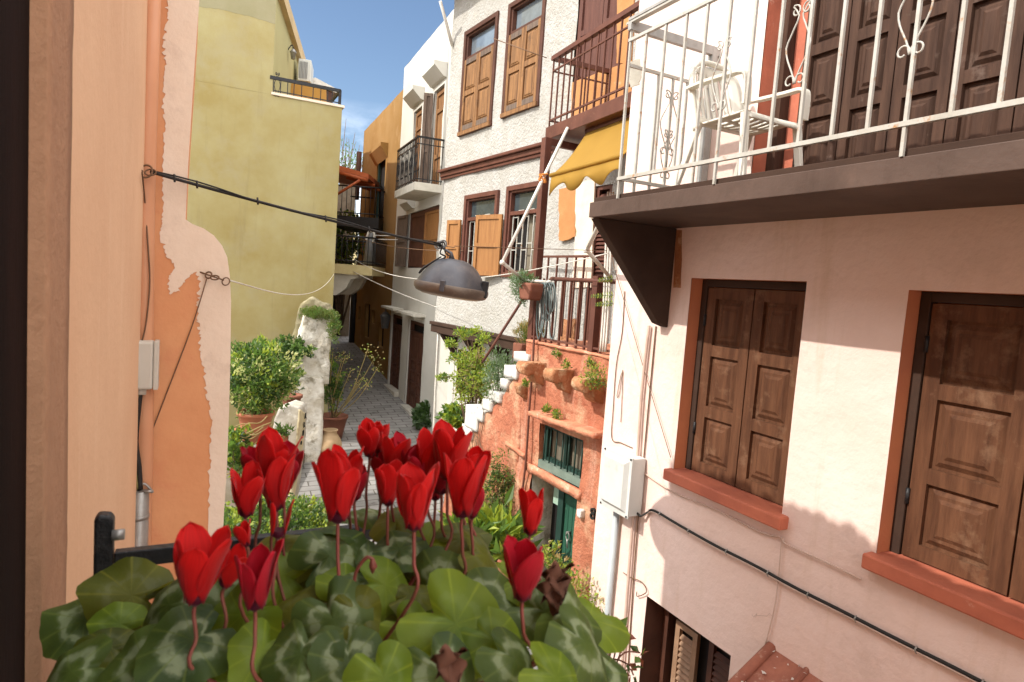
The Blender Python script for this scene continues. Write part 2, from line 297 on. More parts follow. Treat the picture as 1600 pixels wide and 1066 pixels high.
def cyc_leaf(name, g1, g2, sil, amt, t):
    m = bpy.data.materials.new(name); m.use_nodes = True; N = m.node_tree.nodes; LK = m.node_tree.links.new; bs = N['Principled BSDF']
    uv = N.new('ShaderNodeUVMap'); uv.uv_map = 'UVMap'; sp = N.new('ShaderNodeSeparateXYZ'); LK(uv.outputs[0], sp.inputs[0])   # x = radius 0..1, y = angle
    nz = N.new('ShaderNodeTexNoise'); nz.inputs['Scale'].default_value = 75; nz.inputs['Detail'].default_value = 7; tc = N.new('ShaderNodeTexCoord'); LK(tc.outputs['Object'], nz.inputs['Vector'])
    ad = N.new('ShaderNodeMath'); ad.operation = 'MULTIPLY_ADD'; LK(nz.outputs['Fac'], ad.inputs[0]); ad.inputs[1].default_value = .62; LK(sp.outputs['X'], ad.inputs[2])
    cr = N.new('ShaderNodeValToRGB'); cr.color_ramp.interpolation = 'EASE'; e = cr.color_ramp.elements; e[0].position = .52; e[0].color = (0, 0, 0, 1); e[1].position = 1.0; e[1].color = (0, 0, 0, 1)
    for p_, v in ((.64, .15), (.76, 1), (.86, .9), (.93, .25)): k = e.new(p_); k.color = (v, v, v, 1)
    LK(ad.outputs[0], cr.inputs[0])
    wv = N.new('ShaderNodeMath'); wv.operation = 'MULTIPLY'; LK(sp.outputs['Y'], wv.inputs[0]); wv.inputs[1].default_value = 9.0
    si = N.new('ShaderNodeMath'); si.operation = 'SINE'; sm = N.new('ShaderNodeMath'); sm.operation = 'MULTIPLY'; sm.inputs[1].default_value = 6.2832; LK(wv.outputs[0], sm.inputs[0]); LK(sm.outputs[0], si.inputs[0])
    ab = N.new('ShaderNodeMapRange'); ab.inputs['From Min'].default_value = .93; ab.inputs['From Max'].default_value = 1.0; LK(si.outputs[0], ab.inputs[0])
    base = N.new('ShaderNodeMix'); base.data_type = 'RGBA'; base.inputs['A'].default_value = (*g1, 1); base.inputs['B'].default_value = (*g2, 1); nz2 = N.new('ShaderNodeTexNoise'); nz2.inputs['Scale'].default_value = 14; LK(tc.outputs['Object'], nz2.inputs['Vector'])
    r2 = N.new('ShaderNodeMapRange'); r2.inputs['From Min'].default_value = .35; r2.inputs['From Max'].default_value = .65; LK(nz2.outputs[0], r2.inputs[0]); LK(r2.outputs[0], base.inputs['Factor'])
    fa = N.new('ShaderNodeMath'); fa.operation = 'MULTIPLY'; LK(cr.outputs[0], fa.inputs[0]); fa.inputs[1].default_value = amt
    mx = N.new('ShaderNodeMix'); mx.data_type = 'RGBA'; LK(fa.outputs[0], mx.inputs['Factor']); LK(base.outputs['Result'], mx.inputs['A']); mx.inputs['B'].default_value = (*sil, 1)
    vn = N.new('ShaderNodeMix'); vn.data_type = 'RGBA'; vf = N.new('ShaderNodeMath'); vf.operation = 'MULTIPLY'; LK(ab.outputs[0], vf.inputs[0]); vf.inputs[1].default_value = .6; LK(vf.outputs[0], vn.inputs['Factor']); LK(mx.outputs['Result'], vn.inputs['A']); vn.inputs['B'].default_value = (g1[0]*1.8, g1[1]*1.6, g1[2]*1.6, 1)
    LK(vn.outputs['Result'], bs.inputs['Base Color']); bs.inputs['Roughness'].default_value = .5; bs.inputs['Specular IOR Level'].default_value = .2
    bn = N.new('ShaderNodeBump'); bn.inputs['Strength'].default_value = .5; bn.inputs['Distance'].default_value = .003; LK(nz.outputs[0], bn.inputs['Height']); LK(bn.outputs[0], bs.inputs['Normal'])
    tr = N.new('ShaderNodeBsdfTranslucent'); tr.inputs['Color'].default_value = (g1[0]*2.2, g1[1]*1.9, g1[2], 1); ms = N.new('ShaderNodeMixShader'); ms.inputs[0].default_value = t
    LK(bs.outputs[0], ms.inputs[1]); LK(tr.outputs[0], ms.inputs[2]); LK(ms.outputs[0], N['Material Output'].inputs[0]); M[name] = m
cyc_leaf('cyc_marbled', (.075, .11, .022), (.03, .055, .016), (.30, .35, .20), .7, .3)
cyc_leaf('cyc_green', (.16, .225, .02), (.075, .13, .015), (.20, .27, .08), .35, .42)
cyc_leaf('cyc_olive', (.11, .12, .014), (.045, .062, .010), (.2, .22, .12), .25, .35)
# paving with joints
def paving_mat():
    m = M['paving']; N = m.node_tree.nodes; LK = m.node_tree.links.new; b = N['Principled BSDF']
    src = b.inputs['Base Color'].links[0].from_socket
    tc = N.new('ShaderNodeTexCoord'); mp = N.new('ShaderNodeMapping'); mp.inputs['Rotation'].default_value = (0, 0, R_(-24)); LK(tc.outputs['Object'], mp.inputs[0])
    br = N.new('ShaderNodeTexBrick'); br.inputs['Scale'].default_value = 1; br.inputs['Brick Width'].default_value = .42; br.inputs['Row Height'].default_value = .21; br.inputs['Mortar Size'].default_value = .012
    br.inputs['Color1'].default_value = (1, 1, 1, 1); br.inputs['Color2'].default_value = (.82, .82, .82, 1); br.inputs['Mortar'].default_value = (.35, .33, .3, 1); LK(mp.outputs[0], br.inputs['Vector'])
    mx = N.new('ShaderNodeMix'); mx.data_type = 'RGBA'; mx.blend_type = 'MULTIPLY'; mx.inputs['Factor'].default_value = 1; LK(src, mx.inputs['A']); LK(br.outputs['Color'], mx.inputs['B']); LK(mx.outputs['Result'], b.inputs['Base Color'])
paving_mat()
def rough(o, step=.12, amp=.015, freq=4, seed=0, rounds=1):
    import bmesh
    bm = bmesh.new(); bm.from_mesh(o.data); bmesh.ops.remove_doubles(bm, verts=bm.verts, dist=1e-4)
    bmesh.ops.triangulate(bm, faces=[f for f in bm.faces if len(f.verts) > 4])
    for _ in range(7):
        es = [e for e in bm.edges if e.calc_length() > step]
        if not es: break
        bmesh.ops.subdivide_edges(bm, edges=es, cuts=1, use_grid_fill=True)
    for _ in range(rounds): bmesh.ops.smooth_vert(bm, verts=bm.verts, factor=.4, use_axis_x=True, use_axis_y=True, use_axis_z=True)
    bm.normal_update(); off = Vector((seed*3.7, seed*1.3, seed))
    mv = {v: v.normal*(noise.fractal((v.co+o.location)*freq+off, 1.0, 2.0, 4)*amp) for v in bm.verts}
    for v, d in mv.items(): v.co += d
    for f in bm.faces: f.smooth = True
    bm.to_mesh(o.data); bm.free()
def wall(mb, F, u0, u1, z0, z1, holes=(), t=.3, mi=0, step=0, amp=0, w=0):
    """solid wall slab: front at w with recesses; holes = (ua,ub,za,zb,depth,reveal_mi,back_mi)"""
    us = sorted({u0, u1, *[min(max(h[i], u0), u1) for h in holes for i in (0, 1)]}); zs = sorted({z0, z1, *[min(max(h[i], z0), z1) for h in holes for i in (2, 3)]})
    fixed = (set(us), set(zs))
    if step:
        def sub(a): return sorted({*[a[i]+(a[i+1]-a[i])*k/max(1, int((a[i+1]-a[i])/step)) for i in range(len(a)-1) for k in range(max(1, int((a[i+1]-a[i])/step)))], a[-1]})
        us, zs = sub(us), sub(zs)
    idx = {}; vs = []
    for i, u in enumerate(us):
        for j, z in enumerate(zs):
            dw = noise.fractal(Vector((u*1.6, z*1.6, w*3+F.off)), 1, 2, 4)*amp if amp else 0
            idx[i, j] = len(vs); vs.append(F.pt(u, w+dw, z))
    fs = []
    for i in range(len(us)-1):
        for j in range(len(zs)-1):
            uc, zc = (us[i]+us[i+1])/2, (zs[j]+zs[j+1])/2
            if any(min(h[0], h[1]) < uc < max(h[0], h[1]) and h[2] < zc < h[3] for h in holes): continue
            fs.append((idx[i, j], idx[i+1, j], idx[i+1, j+1], idx[i, j+1]))
    mb.add(vs, fs, mi, bool(amp))
    for h in holes:
        a, b, c, d, dp, rm, km = h; a, b = min(a, b), max(a, b); e = amp*.6
        P = lambda u, ww, z: F.pt(u, ww, z)
        mb.quad(P(a, w-e, c), P(a, w-dp, c), P(a, w-dp, d), P(a, w-e, d), rm); mb.quad(P(b, w-e, c), P(b, w-dp, c), P(b, w-dp, d), P(b, w-e, d), rm)
        mb.quad(P(a, w-e, d), P(b, w-e, d), P(b, w-dp, d), P(a, w-dp, d), rm); mb.quad(P(a, w-e, c), P(b, w-e, c), P(b, w-dp, c), P(a, w-dp, c), rm)
        mb.quad(P(a, w-dp, c), P(b, w-dp, c), P(b, w-dp, d), P(a, w-dp, d), km)
    P = F.pt; t2 = w-t; e = 0
    mb.quad(P(u0, w, z0), P(u0, t2, z0), P(u0, t2, z1), P(u0, w, z1), mi); mb.quad(P(u1, w, z0), P(u1, t2, z0), P(u1, t2, z1), P(u1, w, z1), mi)
    mb.quad(P(u0, w, z1), P(u1, w, z1), P(u1, t2, z1), P(u0, t2, z1), mi); mb.quad(P(u0, t2, z0), P(u1, t2, z0), P(u1, t2, z1), P(u0, t2, z1), mi)
def patch(mb, F, px, w=.003, mi=0, jit=3, n=10, th=.004, sm=False):
    """thin coat of another plaster on wall plane F; outline given as photo points lying on that wall"""
    pts = []
    k = len(px)
    for i in range(k):
        a, b = px[i], px[(i+1) % k]
        for j in range(n):
            t = j/n; x = a[0]+(b[0]-a[0])*t; y = a[1]+(b[1]-a[1])*t
            if j: x += noise.noise(Vector((x*.13, y*.13, 3)))*jit*1.6; y += noise.noise(Vector((x*.13, y*.13, 9)))*jit*1.6
            pts.append(F.uv(x, y))
    mb.prism(F.T(), pts, w-th, w, mi)
def rect(F, tl, br, w=0):
    a = F.uv(*tl, w); b = F.uv(*br, w); return min(a[0], b[0]), max(a[0], b[0]), min(a[1], b[1]), max(a[1], b[1])
def leafT(F, u, w, z, ang=0, sgn=1):
    """local frame of a shutter hinged at u; opened by ang out of the wall"""
    c, s = math.cos(ang), math.sin(ang)
    return lambda a, b, cc: F.pt(u+sgn*(a*c)-sgn*b*s*0+(-sgn*b*s), w+a*s+b*c, z+cc)
def leaf(mb, T, W, H, rails, th=.035, st=.07, rl=.07, mi=0, pi=None, ins=.035, frame=False, flat=False, hi=None):
    """panelled shutter/door leaf; rails = heights of rail centres incl. 0 and H"""
    pi = mi if pi is None else pi; hi = mi if hi is None else hi
    mb.box(T, 0, st, 0, th, 0, H, mi); mb.box(T, W-st, W, 0, th, 0, H, mi)
    zz = []
    for k, z in enumerate(rails):
        a = 0 if k == 0 else (H-rl if k == len(rails)-1 else z-rl/2); mb.box(T, st, W-st, .001, th-.001, a, a+rl, hi if k in (0, len(rails)-1) else mi); zz.append((a, a+rl))
    for k in range(len(rails)-1):
        a, b = zz[k][1], zz[k+1][0]
        mb.box(T, st, W-st, .004, th*.35, a, b, pi)
        if flat: continue
        g = .018
        mb.frus(T, st+g, W-st-g, a+g, b-g, th*.35, th*.75, ins*.55, pi)
        i2 = g+ins*.9
        if W-2*st-2*i2 > .05 and b-a-2*i2 > .05: mb.frus(T, st+i2, W-st-i2, a+i2, b-i2, th*.74, th*1.02, ins*.45, pi)
def louvres(mb, T, W, H, th=.035, st=.05, mi=0, step=.05):
    mb.box(T, 0, st, 0, th, 0, H, mi); mb.box(T, W-st, W, 0, th, 0, H, mi); mb.box(T, st, W-st, 0, th, 0, st, mi); mb.box(T, st, W-st, 0, th, H-st, H, mi)
    z = st+.01
    while z < H-st-step:
        P = [T(st, .004, z+.03), T(W-st, .004, z+.03), T(W-st, th-.004, z), T(st, th-.004, z)]; Q = [T(st, .004, z+.038), T(W-st, .004, z+.038), T(W-st, th-.004, z+.008), T(st, th-.004, z+.008)]
        mb.add(P+Q, [(0, 1, 2, 3), (4, 5, 6, 7), (2, 3, 7, 6), (0, 1, 5, 4)], mi); z += step
def frame_box(mb, F, u0, u1, z0, z1, w0, w1, t, mi=0, bottom=True, tb=None):
    T = F.T(); tb = tb or t
    mb.box(T, u0, u0+t, w0, w1, z0, z1, mi); mb.box(T, u1-t, u1, w0, w1, z0, z1, mi); mb.box(T, u0+t, u1-t, w0, w1, z1-t, z1, mi)
    if bottom: mb.box(T, u0+t, u1-t, w0, w1, z0, z0+tb, mi)
def one(name, fn, mats, parent=None, **k):
    mb = MB(); fn(mb); return mb.build(name, mats, parent, **k)
def tubes(name, pts, r, mats, parent=None, n=8, k=0, **kw):
    mb = MB(); mb.tube(smooth_path(pts, k) if k else pts, r, n); return mb.build(name, mats, parent, **kw)

# ================================================================== GROUND
mb = MB(); ys = [-14, -8]+list(range(-6, 62, 2))+[80, 140, 300, 900]; xs = [-900, -60, -20, -10, -6, -3, 0, 3, 6, 12, 60, 900]
vs = [Vector((x, y, gz(y)-.06)) for y in ys for x in xs]; n = len(xs)
mb.add(vs, [(j*n+i, j*n+i+1, (j+1)*n+i+1, (j+1)*n+i) for j in range(len(ys)-1) for i in range(n-1)]); struct('ground', mb, 'yard_soil')
mb = MB(); vs = []
for y in range(-10, 61): 
    q = (y-16.78)*math.tan(R_(-23.5))-2.7
    vs += [Vector((min(q+1.5, 4.5)+max(0, 6-y)*.3, y, gz(y))), Vector((q-5.2-max(0, 6-y)*.3, y, gz(y)))]
mb.add(vs, [(2*i, 2*i+1, 2*i+3, 2*i+2) for i in range(70)]); struct('street', mb, 'paving')
# yard beside the street, a step higher
mb = MB(); P0 = OW.pt(3.9, 0, 0); 
vs = [(-1.9, 3.9), (-3.3, 8.0), (-3.9, 12.6), (-9.5, 15.2), (-12, 3)]
base = [Vector((x, y, gz(y)-.3)) for x, y in vs]; top = [Vector((x, y, gz(y)+.18)) for x, y in vs]
mb.add(base+top, [(5, 6, 7, 8, 9)]+[(i, (i+1) % 5, (i+1) % 5+5, i+5) for i in range(5)]); struct('yard', mb, 'yard_soil')

# ================================================================== PINK HOUSE
UC = 4.74
house = thing('pink_house', 'pale pink rendered house with brown shutters and a brown balcony filling the right side', 'house', PK.pt(2, 0, -.5))
w1 = (2.745, 3.775, 2.655, 4.165); w2 = (.93, 2.105, 2.655, 4.135); ud = PK.uv(1190, 110)[0]; FL = 4.70
dr = (-.4, ud, FL, 7.2); w3 = (3.03, 3.945, -1.0, 1.53)
mb = MB(); wall(mb, PK, -4, UC, -1.6, 7.9, [(*w1, .19, 1, 1), (*w2, .19, 1, 1), (*dr, .22, 2, 2), (*w3, .3, 3, 4)], t=5.5, step=.3, amp=.006)
mb.build('wall', ['pink', 'peach_reveal', 'terracotta_paint', 'brown_frame', 'dark_void'], house)
mb = MB(); patch(mb, PK, [(984, 98), (1000, 92), (1003, 112), (1000, 132), (986, 138), (981, 120)], jit=2, n=5); mb.build('bare_patch', 'grey_plaster', house); mb = MB(); patch(mb, PK, [(1056, 360), (1066, 360), (1064, 450), (1052, 450)], jit=1, n=4)
mb.build('bare_patch', 'sandstone', house)
def shutter_pair(par, r, w, n, mats, rails, gap=.012, th=.04, **kw):
    u0, u1, z0, z1 = r; Wd = (u1-u0)/n
    for k in range(n):
        mb = MB(); leaf(mb, PK.T(u0+k*Wd+gap/2, w, z0), Wd-gap, z1-z0, rails, th=th, **kw); mb.build('shutter', mats, par)
for r, nm in ((w1, 0), (w2, 1)):
    mb = MB(); frame_box(mb, PK, r[0]+.002, r[1]-.002, r[2]+.002, r[3]-.002, -.187, -.115, .055, 0, bottom=False)
    win = mb.build('window', 'soffit', house, bevel=.004)  # dark soffit brown puts the shade of the reveal into the frame colour
    H = r[3]-r[2]-.075; shutter_pair(win, (r[0]+.06, r[1]-.06, r[2]+.012, r[2]+.012+H), -.165, 2, 'door_wood', [0, H*.335, H*.665, H], st=.085, rl=.085, ins=.05, gap=.01)
    T = PK.T(); mb = MB()
    mb.box(T, r[0]-.055 if nm == 0 else r[0], r[1]+.035, -.18, .075, r[2]-.085, r[2]+.004); s = mb.build('sill', 'terracotta_paint', win, bevel=.012)
    mb = MB()
    for uu in (r[1]-.062, r[0]+.062):
        for zz in (.3, 1.15): mb.tube([PK.pt(uu, -.118, r[2]+zz), PK.pt(uu, -.118, r[2]+zz+.09)], .011, 8)
    mb.build('hinge', 'black_iron', win)
# upper door leaves
mb = MB(); frame_box(mb, PK, dr[0]+.003, dr[1]-.003, FL-.02, 7.19, -.218, -.13, .07, 0, bottom=False); door = mb.build('door', 'door_wood_up', house)
zA = PK.uv(1365, 160, -.2)[1]-FL; zB = PK.uv(1372, 52, -.2)[1]-FL; dz = zB-zA
rl_ = [0, zA, zB, zB+dz, zB+2*dz, 2.45]
for k in range(9):
    uR = 3.09-.325*(k+1); mb = MB(); leaf(mb, PK.T(uR+.004, -.205, FL+.01), .317, 2.45, rl_, th=.045, st=.06, rl=.07, ins=.04); mb.build('door_leaf', 'door_wood_up', door)
# ground-floor louvred window
mb = MB(); frame_box(mb, PK, w3[0]+.003, w3[1]-.003, -.9, 1.525, -.29, -.2, .06); gw = mb.build('window', 'brown_frame', house)
uL = PK.uv(1060, 1000, -.27)[0]; uR = PK.uv(1096, 1000, -.27)[0]
mb = MB(); louvres(mb, leafT(PK, uR, -.26, -.8, 0), uL-uR, 2.15, mi=0); mb.build('louvred_shutter', 'louvre', gw)
mb = MB(); louvres(mb, leafT(PK, w3[0]+.07, -.28, -.8, 0), .36, 2.2); mb.build('louvred_shutter', 'brown_frame', gw)
# little tiled porch roof at the foot of the wall
mb = MB(); q0 = PK.uv(1205, 1012)
zt = q0[1]; ua, ub = 1.6, PK.uv(1128, 1066, .3)[0]
u1p = q0[0]+.02
prof = [(0, zt), (.55, zt-.34), (.55, zt-.40), (0, zt-.08)]
mb.add([PK.pt(u1p, w_, z_) for w_, z_ in prof]+[PK.pt(1.2, w_, z_) for w_, z_ in prof], [(0, 1, 5, 4), (1, 2, 6, 5), (2, 3, 7, 6), (0, 3, 2, 1), (4, 5, 6, 7)])
for k in range(5): 
    u_ = u1p-.02-.27*k; mb.tube([PK.pt(u_, -.01, zt+.008), PK.pt(u_, .57, zt-.34)], [.036, .04] if k == 0 else [.02, .022], 10)
porch = mb.build('porch_roof', 'tile', house)
mb = MB()
for k in range(46):
    t = random.random()**1.5; u_ = u1p-random.random()*.9; s_ = random.uniform(.006, .024); c = PK.pt(u_, t*.5+.01, zt-.62*t*.5+.012+.004*random.random())
    mb.add([c+Vector((random.uniform(-s_, s_), random.uniform(-s_, s_), random.uniform(0, s_*.5))) for _ in range(4)], [(0, 1, 2), (0, 2, 3), (0, 1, 3), (1, 2, 3)])
mb.build('paint_flake', 'flake', porch)
# balcony
BE = 4.06; BD = .80
T = PK.T(); mb = MB(); mb.box(T, -3, BE, -.02, BD, 4.555, 4.665, 0); mb.box(T, -2.98, BE-.02, .0, BD-.02, 4.56, FL, 1)
for v, f in ((0, 0),): pass
bal = mb.build('balcony', ['fascia', 'soffit'], house, bevel=.004)
mb = MB(); bt = [(0, 4.553), (BD-.03, 4.553), (.10, 3.79), (0, 3.76)]
mb.prism(lambda a, b, c: PK.pt(b, a, c), bt, 3.99, BE+.02, 0); mb.build('bracket', 'soffit', bal, bevel=.006)
mb = MB(); mb.prism(lambda a, b, c: PK.pt(b, a, c), bt, .55, .62, 0); mb.build('bracket', 'soffit', bal, bevel=.006)
rail = one('railing', lambda mb: (mb.box(T, -2.9, 3.73, BD-.012, BD+.012, 4.79, 4.812), mb.box(T, -2.9, 3.73, BD-.012, BD+.012, 5.725, 5.745), mb.box(T, -2.9, 3.76, BD-.02, BD+.02, 5.845, 5.86)), 'white_iron', house)
us_ = [3.717, 3.543, 3.351, 3.16, 2.985, 2.802, 2.615, 2.433, 2.255, 2.072, 1.894, 1.722, 1.542, 1.372]
us_ += [1.372-.178*k for k in range(1, 14)]
for i, u_ in enumerate(us_):
    lo = 4.665 if i in (0, 5, 11, 17, 22) else 4.79
    one('baluster', lambda mb: mb.box(T, u_-.0075, u_+.0075, BD-.0075, BD+.0075, lo, 5.85 if i in (0, 5, 11, 17, 22) else 5.73), 'white_iron', rail)
def scroll(mb, O, H=.42, Wd=.09, r=.0045):
    """pair of mirrored iron S-scrolls; O(a,c) -> point"""
    for s in (-1, 1):
        p = []
        for k in range(14): t = k/13; a = math.pi*(1.9-1.9*t); rr = .012+.02*t; p.append((.034+rr*math.cos(a+1.0), H*.44+rr*math.sin(a+1.0)))
        mid = [(.012, H*.38), (.03, H*.26), (.055, H*.14), (.075, H*.02), (.062, -H*.12), (.038, -H*.24), (.014, -H*.36)]
        q = []
        for k in range(14): t = k/13; a = math.pi*1.9*t; rr = .034-.02*t; q.append((.034+rr*math.cos(math.pi*.85+a), -H*.42-rr*math.sin(math.pi*.85+a)*1.0))
        pts = smooth_path([Vector((x, y, 0)) for x, y in p+mid+q], 2)
        mb.tube([O(s*v.x*Wd/.09, v.y) for v in pts], r, 6)
for px_, py_ in ((1247, 72), (1127, 120), (1430, 15)):
    u_, z_ = PK.uv(px_, py_, BD); one('scroll', lambda mb: scroll(mb, lambda a, c: PK.pt(u_+a, BD, z_+c), .40, .085), 'white_iron', rail)
for u_ in (.85, -.2): one('scroll', lambda mb: scroll(mb, lambda a, c: PK.pt(u_+a, BD, 5.35+c), .40, .085), 'white_iron', rail)
TS = lambda a, b, c: PK.pt(3.717+b, a, c)
srail = one('railing', lambda mb: (mb.box(TS, .0, BD, -.01, .01, 4.79, 4.812), mb.box(TS, 0, BD, -.01, .01, 5.56, 5.58), mb.box(TS, 0.001, .02, -.009, .009, 4.79, 5.58)), 'white_iron', house)
for k in range(1, 6): one('baluster', lambda mb: mb.box(TS, BD*k/6-.008, BD*k/6+.008, -.008, .008, 4.665, 5.565), 'white_iron', srail)
one('scroll', lambda mb: scroll(mb, lambda a, c: PK.pt(3.717, BD*.5+a, 5.24+c), .46, .10), 'white_iron', srail)
one('scroll', lambda mb: scroll(mb, lambda a, c: PK.pt(3.717, BD*.5+a*.8, 5.02+c), .34, .08), 'white_iron', srail)
one('post_frame', lambda mb: (mb.box(TS, -.005, BD+.02, -.018, .018, 5.80, 5.86), mb.box(TS, .02, .07, -.02, .03, 4.70, 5.86), mb.box(lambda a, b, c: PK.pt(a, b, c), 3.0, 3.73, BD-.03, BD+.025, 5.862, 5.88)), 'light_grey_iron', house)

# plastic chair on the balcony -------------------------------------------------
ch = thing('plastic_chair', 'cream white plastic armchair with a slotted back standing on the railed balcony', 'chair', PK.pt(3.05, .4, FL))
cu, cw, cz = 3.02, .36, FL
CT = lambda a, b, c: PK.pt(cu-a, cw+b, cz+c)           # a: forward (towards the right of the photo), b: sideways to the street
def sheet(mb, fn, na, nb, th=.012, skip=None):
    g = {}
    vs = []; fs = []
    for i in range(na+1):
        for j in range(nb+1):
            g[i, j] = len(vs); vs.append(fn(i/na, j/nb))
    for i in range(na):
        for j in range(nb):
            if skip and skip(i, j): continue
            fs.append((g[i, j], g[i+1, j], g[i+1, j+1], g[i, j+1]))
    mb.add(vs, fs, 0, True)
def solid(o, th): m = o.modifiers.new('solid', 'SOLIDIFY'); m.thickness = th; m.offset = 0; return o
mb = MB(); sheet(mb, lambda s, t: CT(-.20+.43*s, -.22+.44*t, .43-.02*math.sin(math.pi*s)*math.sin(math.pi*t)-.015*(1-s)-(.05*max(0, (s-.88)/.12)**2)), 14, 16, skip=lambda i, j: 3 <= i <= 10 and j % 2 == 1 and 2 < j < 14 and i != 6)
solid(mb.build('seat', 'chair_plastic', ch), .012)
def backf(s, t):
    wdt = .22*(1-.10*s) if s < .75 else .22*(1-.10*s)*math.sqrt(max(0, 1-((s-.75)/.25)**2*.75)); x = (t-.5)*2
    return CT(-.20-.13*s-.05*(1-x*x)*.8, x*wdt, .43+.42*s)
mb = MB(); sheet(mb, backf, 18, 15, skip=lambda i, j: 2 <= i <= 14 and j % 2 == 1 and 1 < j < 14); solid(mb.build('backrest', 'chair_plastic', ch), .012)
mb = MB(); arc = [CT(-.20-.13*s, sg*(.235-.02*s), .38+.42*s) for sg, ss in ((-1, [0, .25, .5, .75]),) for s in ss]+[CT(-.33, -.19, .80), CT(-.35, -.10, .865), CT(-.36, 0, .88), CT(-.35, .10, .865), CT(-.33, .19, .80)]+[CT(-.20-.13*s, (.235-.02*s), .38+.42*s) for s in (.75, .5, .25, 0)]
mb.tube(smooth_path(arc, 4), .019, 8); mb.build('back_frame', 'chair_plastic', ch)
for sg in (-1, 1):
    mb = MB(); pts = [CT(-.30, sg*.235, .66), CT(-.15, sg*.26, .655), CT(.05, sg*.265, .65), CT(.17, sg*.26, .645), CT(.21, sg*.255, .60), CT(.215, sg*.25, .45)]
    pp = smooth_path(pts, 5); b0 = len(mb.v)
    for p, q in zip(pp[:-1], pp[1:]):
        dd = (q-p); 
    for i, p in enumerate(pp):
        tt = (pp[min(i+1, len(pp)-1)]-pp[max(i-1, 0)]).normalized(); sd = PK.out; nn = tt.cross(sd).normalized()
        mb.v += [p+sd*.027+nn*.009, p+sd*.027-nn*.009, p-sd*.027-nn*.009, p-sd*.027+nn*.009]
    for i in range(len(pp)-1):
        for j in range(4): mb.f.append((b0+i*4+j, b0+i*4+(j+1) % 4, b0+i*4+4+(j+1) % 4, b0+i*4+4+j)); mb.m.append(0); mb.sm.append(False)
    mb.build('armrest', 'chair_plastic', ch)
    for a0, a1 in ((.21, .25), (-.21, -.33)):
        P = lambda a, b, c: CT(a, sg*b, c); mb = MB()
        sgn = 1 if a0 > 0 else -1
        top = [(a0-.02*sgn-.025, .205), (a0-.02*sgn+.025, .205), (a0-.02*sgn+.025, .24), (a0-.02*sgn-.025, .24)]; bot = [(a1-.03, .235), (a1+.012, .235), (a1+.012, .262), (a1-.03, .262)]
        mb.add([P(x, y, .42) for x, y in top]+[P(x, y, 0) for x, y in bot], [(0, 1, 5, 4), (1, 2, 6, 5), (2, 3, 7, 6), (3, 0, 4, 7), (4, 5, 6, 7), (0, 1, 2, 3)]); mb.build('leg', 'chair_plastic', ch, bevel=.004)

# meter cabinet, conduits and cables on the pink wall ------------------------------
r = rect(PK, (941, 700), (979, 800), .16); ub0, ub1 = r[0]+.02, r[1]; zb0, zb1 = r[2], r[3]
ub1 = PK.uv(943, 740, .16)[0]; ub0 = PK.uv(984, 760, .16)[0]; zb1 = PK.uv(946, 700, .16)[1]; zb0 = PK.uv(975, 806, .16)[1]
mc = thing('meter_cabinet', 'grey plastic meter cabinet fixed to the corner of the pink house', 'meter cabinet', PK.pt((ub0+ub1)/2, .005, zb0))
one('body', lambda mb: mb.box(T, ub0, ub1, .012, .15, zb0, zb1), 'meter_plastic', mc, bevel=.008)
one('lid', lambda mb: (mb.box(T, ub0-.012, ub1+.012, .15, .165, zb0-.012, zb1+.012), mb.frus(T, ub0+.02, ub1-.02, zb0+.03, zb1-.02, .165, .20, .03)), 'meter_plastic', mc, bevel=.003)
mb = MB()
for u_ in (ub0+.004, ub1-.004):
    for z_ in (zb0+.004, zb1-.004): mb.tube([PK.pt(u_, .163, z_), PK.pt(u_, .172, z_)], .009, 8)
mb.build('screw', 'black_iron', mc)
uq, _ = PK.uv(960, 830, .05)
tag(tubes('conduit', [PK.pt(uq, .045, zb0-.01), PK.pt(uq, .045, -.3)], .028, 'conduit_blue', n=14), 'blue grey vertical conduit running down from the meter cabinet', 'conduit')
tag(tubes('drain_pipe', [PK.pt(PK.uv(1018, 516)[0], .03, 3.76), PK.pt(PK.uv(1012, 560)[0], .03, 3.2), PK.pt(PK.uv(1003, 690)[0], .03, 2.6), PK.pt(PK.uv(988, 880)[0], .03, 1.7), PK.pt(PK.uv(976, 1060)[0], .03, .2), PK.pt(PK.uv(974, 1060)[0], .03, -.5)], .014, 'pink_cable', k=4), 'thin pink painted pipe from the balcony bracket down behind the meter cabinet', 'pipe')
tag(tubes('wall_cable', [PK.pt(PK.uv(1026, 516)[0], .012, 3.76), PK.pt(PK.uv(1010, 690)[0], .012, 2.6), PK.pt(PK.uv(992, 900)[0], .012, 1.6), PK.pt(PK.uv(985, 1060)[0], .012, .3)], .006, 'wire_brown', k=4), 'thin brown cable beside the pink pipe under the bracket', 'cable')
def on(px, w=.015): return [PK.hit(x, y, w) for x, y in px]
cab = thing('black_cable_run', 'thick black cable sagging across the lower pink wall from the meter cabinet', 'cable', PK.hit(1200, 900))
CP_ = [(983, 768), (989, 790), (1000, 806), (1012, 801), (1022, 798), (1060, 820), (1115, 851), (1180, 884), (1242, 918), (1310, 952), (1400, 998), (1500, 1048), (1600, 1100)]
mb = MB(); pts = smooth_path(on(CP_[:3], .05)+on(CP_[3:], .02), 6); mb.tube(pts, .0105, 8); mb.build('sheath', 'black_cable', cab)
one('second_wire', lambda mb: mb.tube([p+Vector((0, 0, -.014))+PK.out*.004 for p in pts[14:]], .0055, 6), 'pink_cable', cab)
mb = MB()
for i in range(20, len(pts)-2, 6): mb.tube([pts[i]+Vector((0, 0, .016)), pts[i]+PK.out*.018, pts[i]-Vector((0, 0, .024))], .0045, 5)
mb.build('clip', 'metal_pipe', cab)
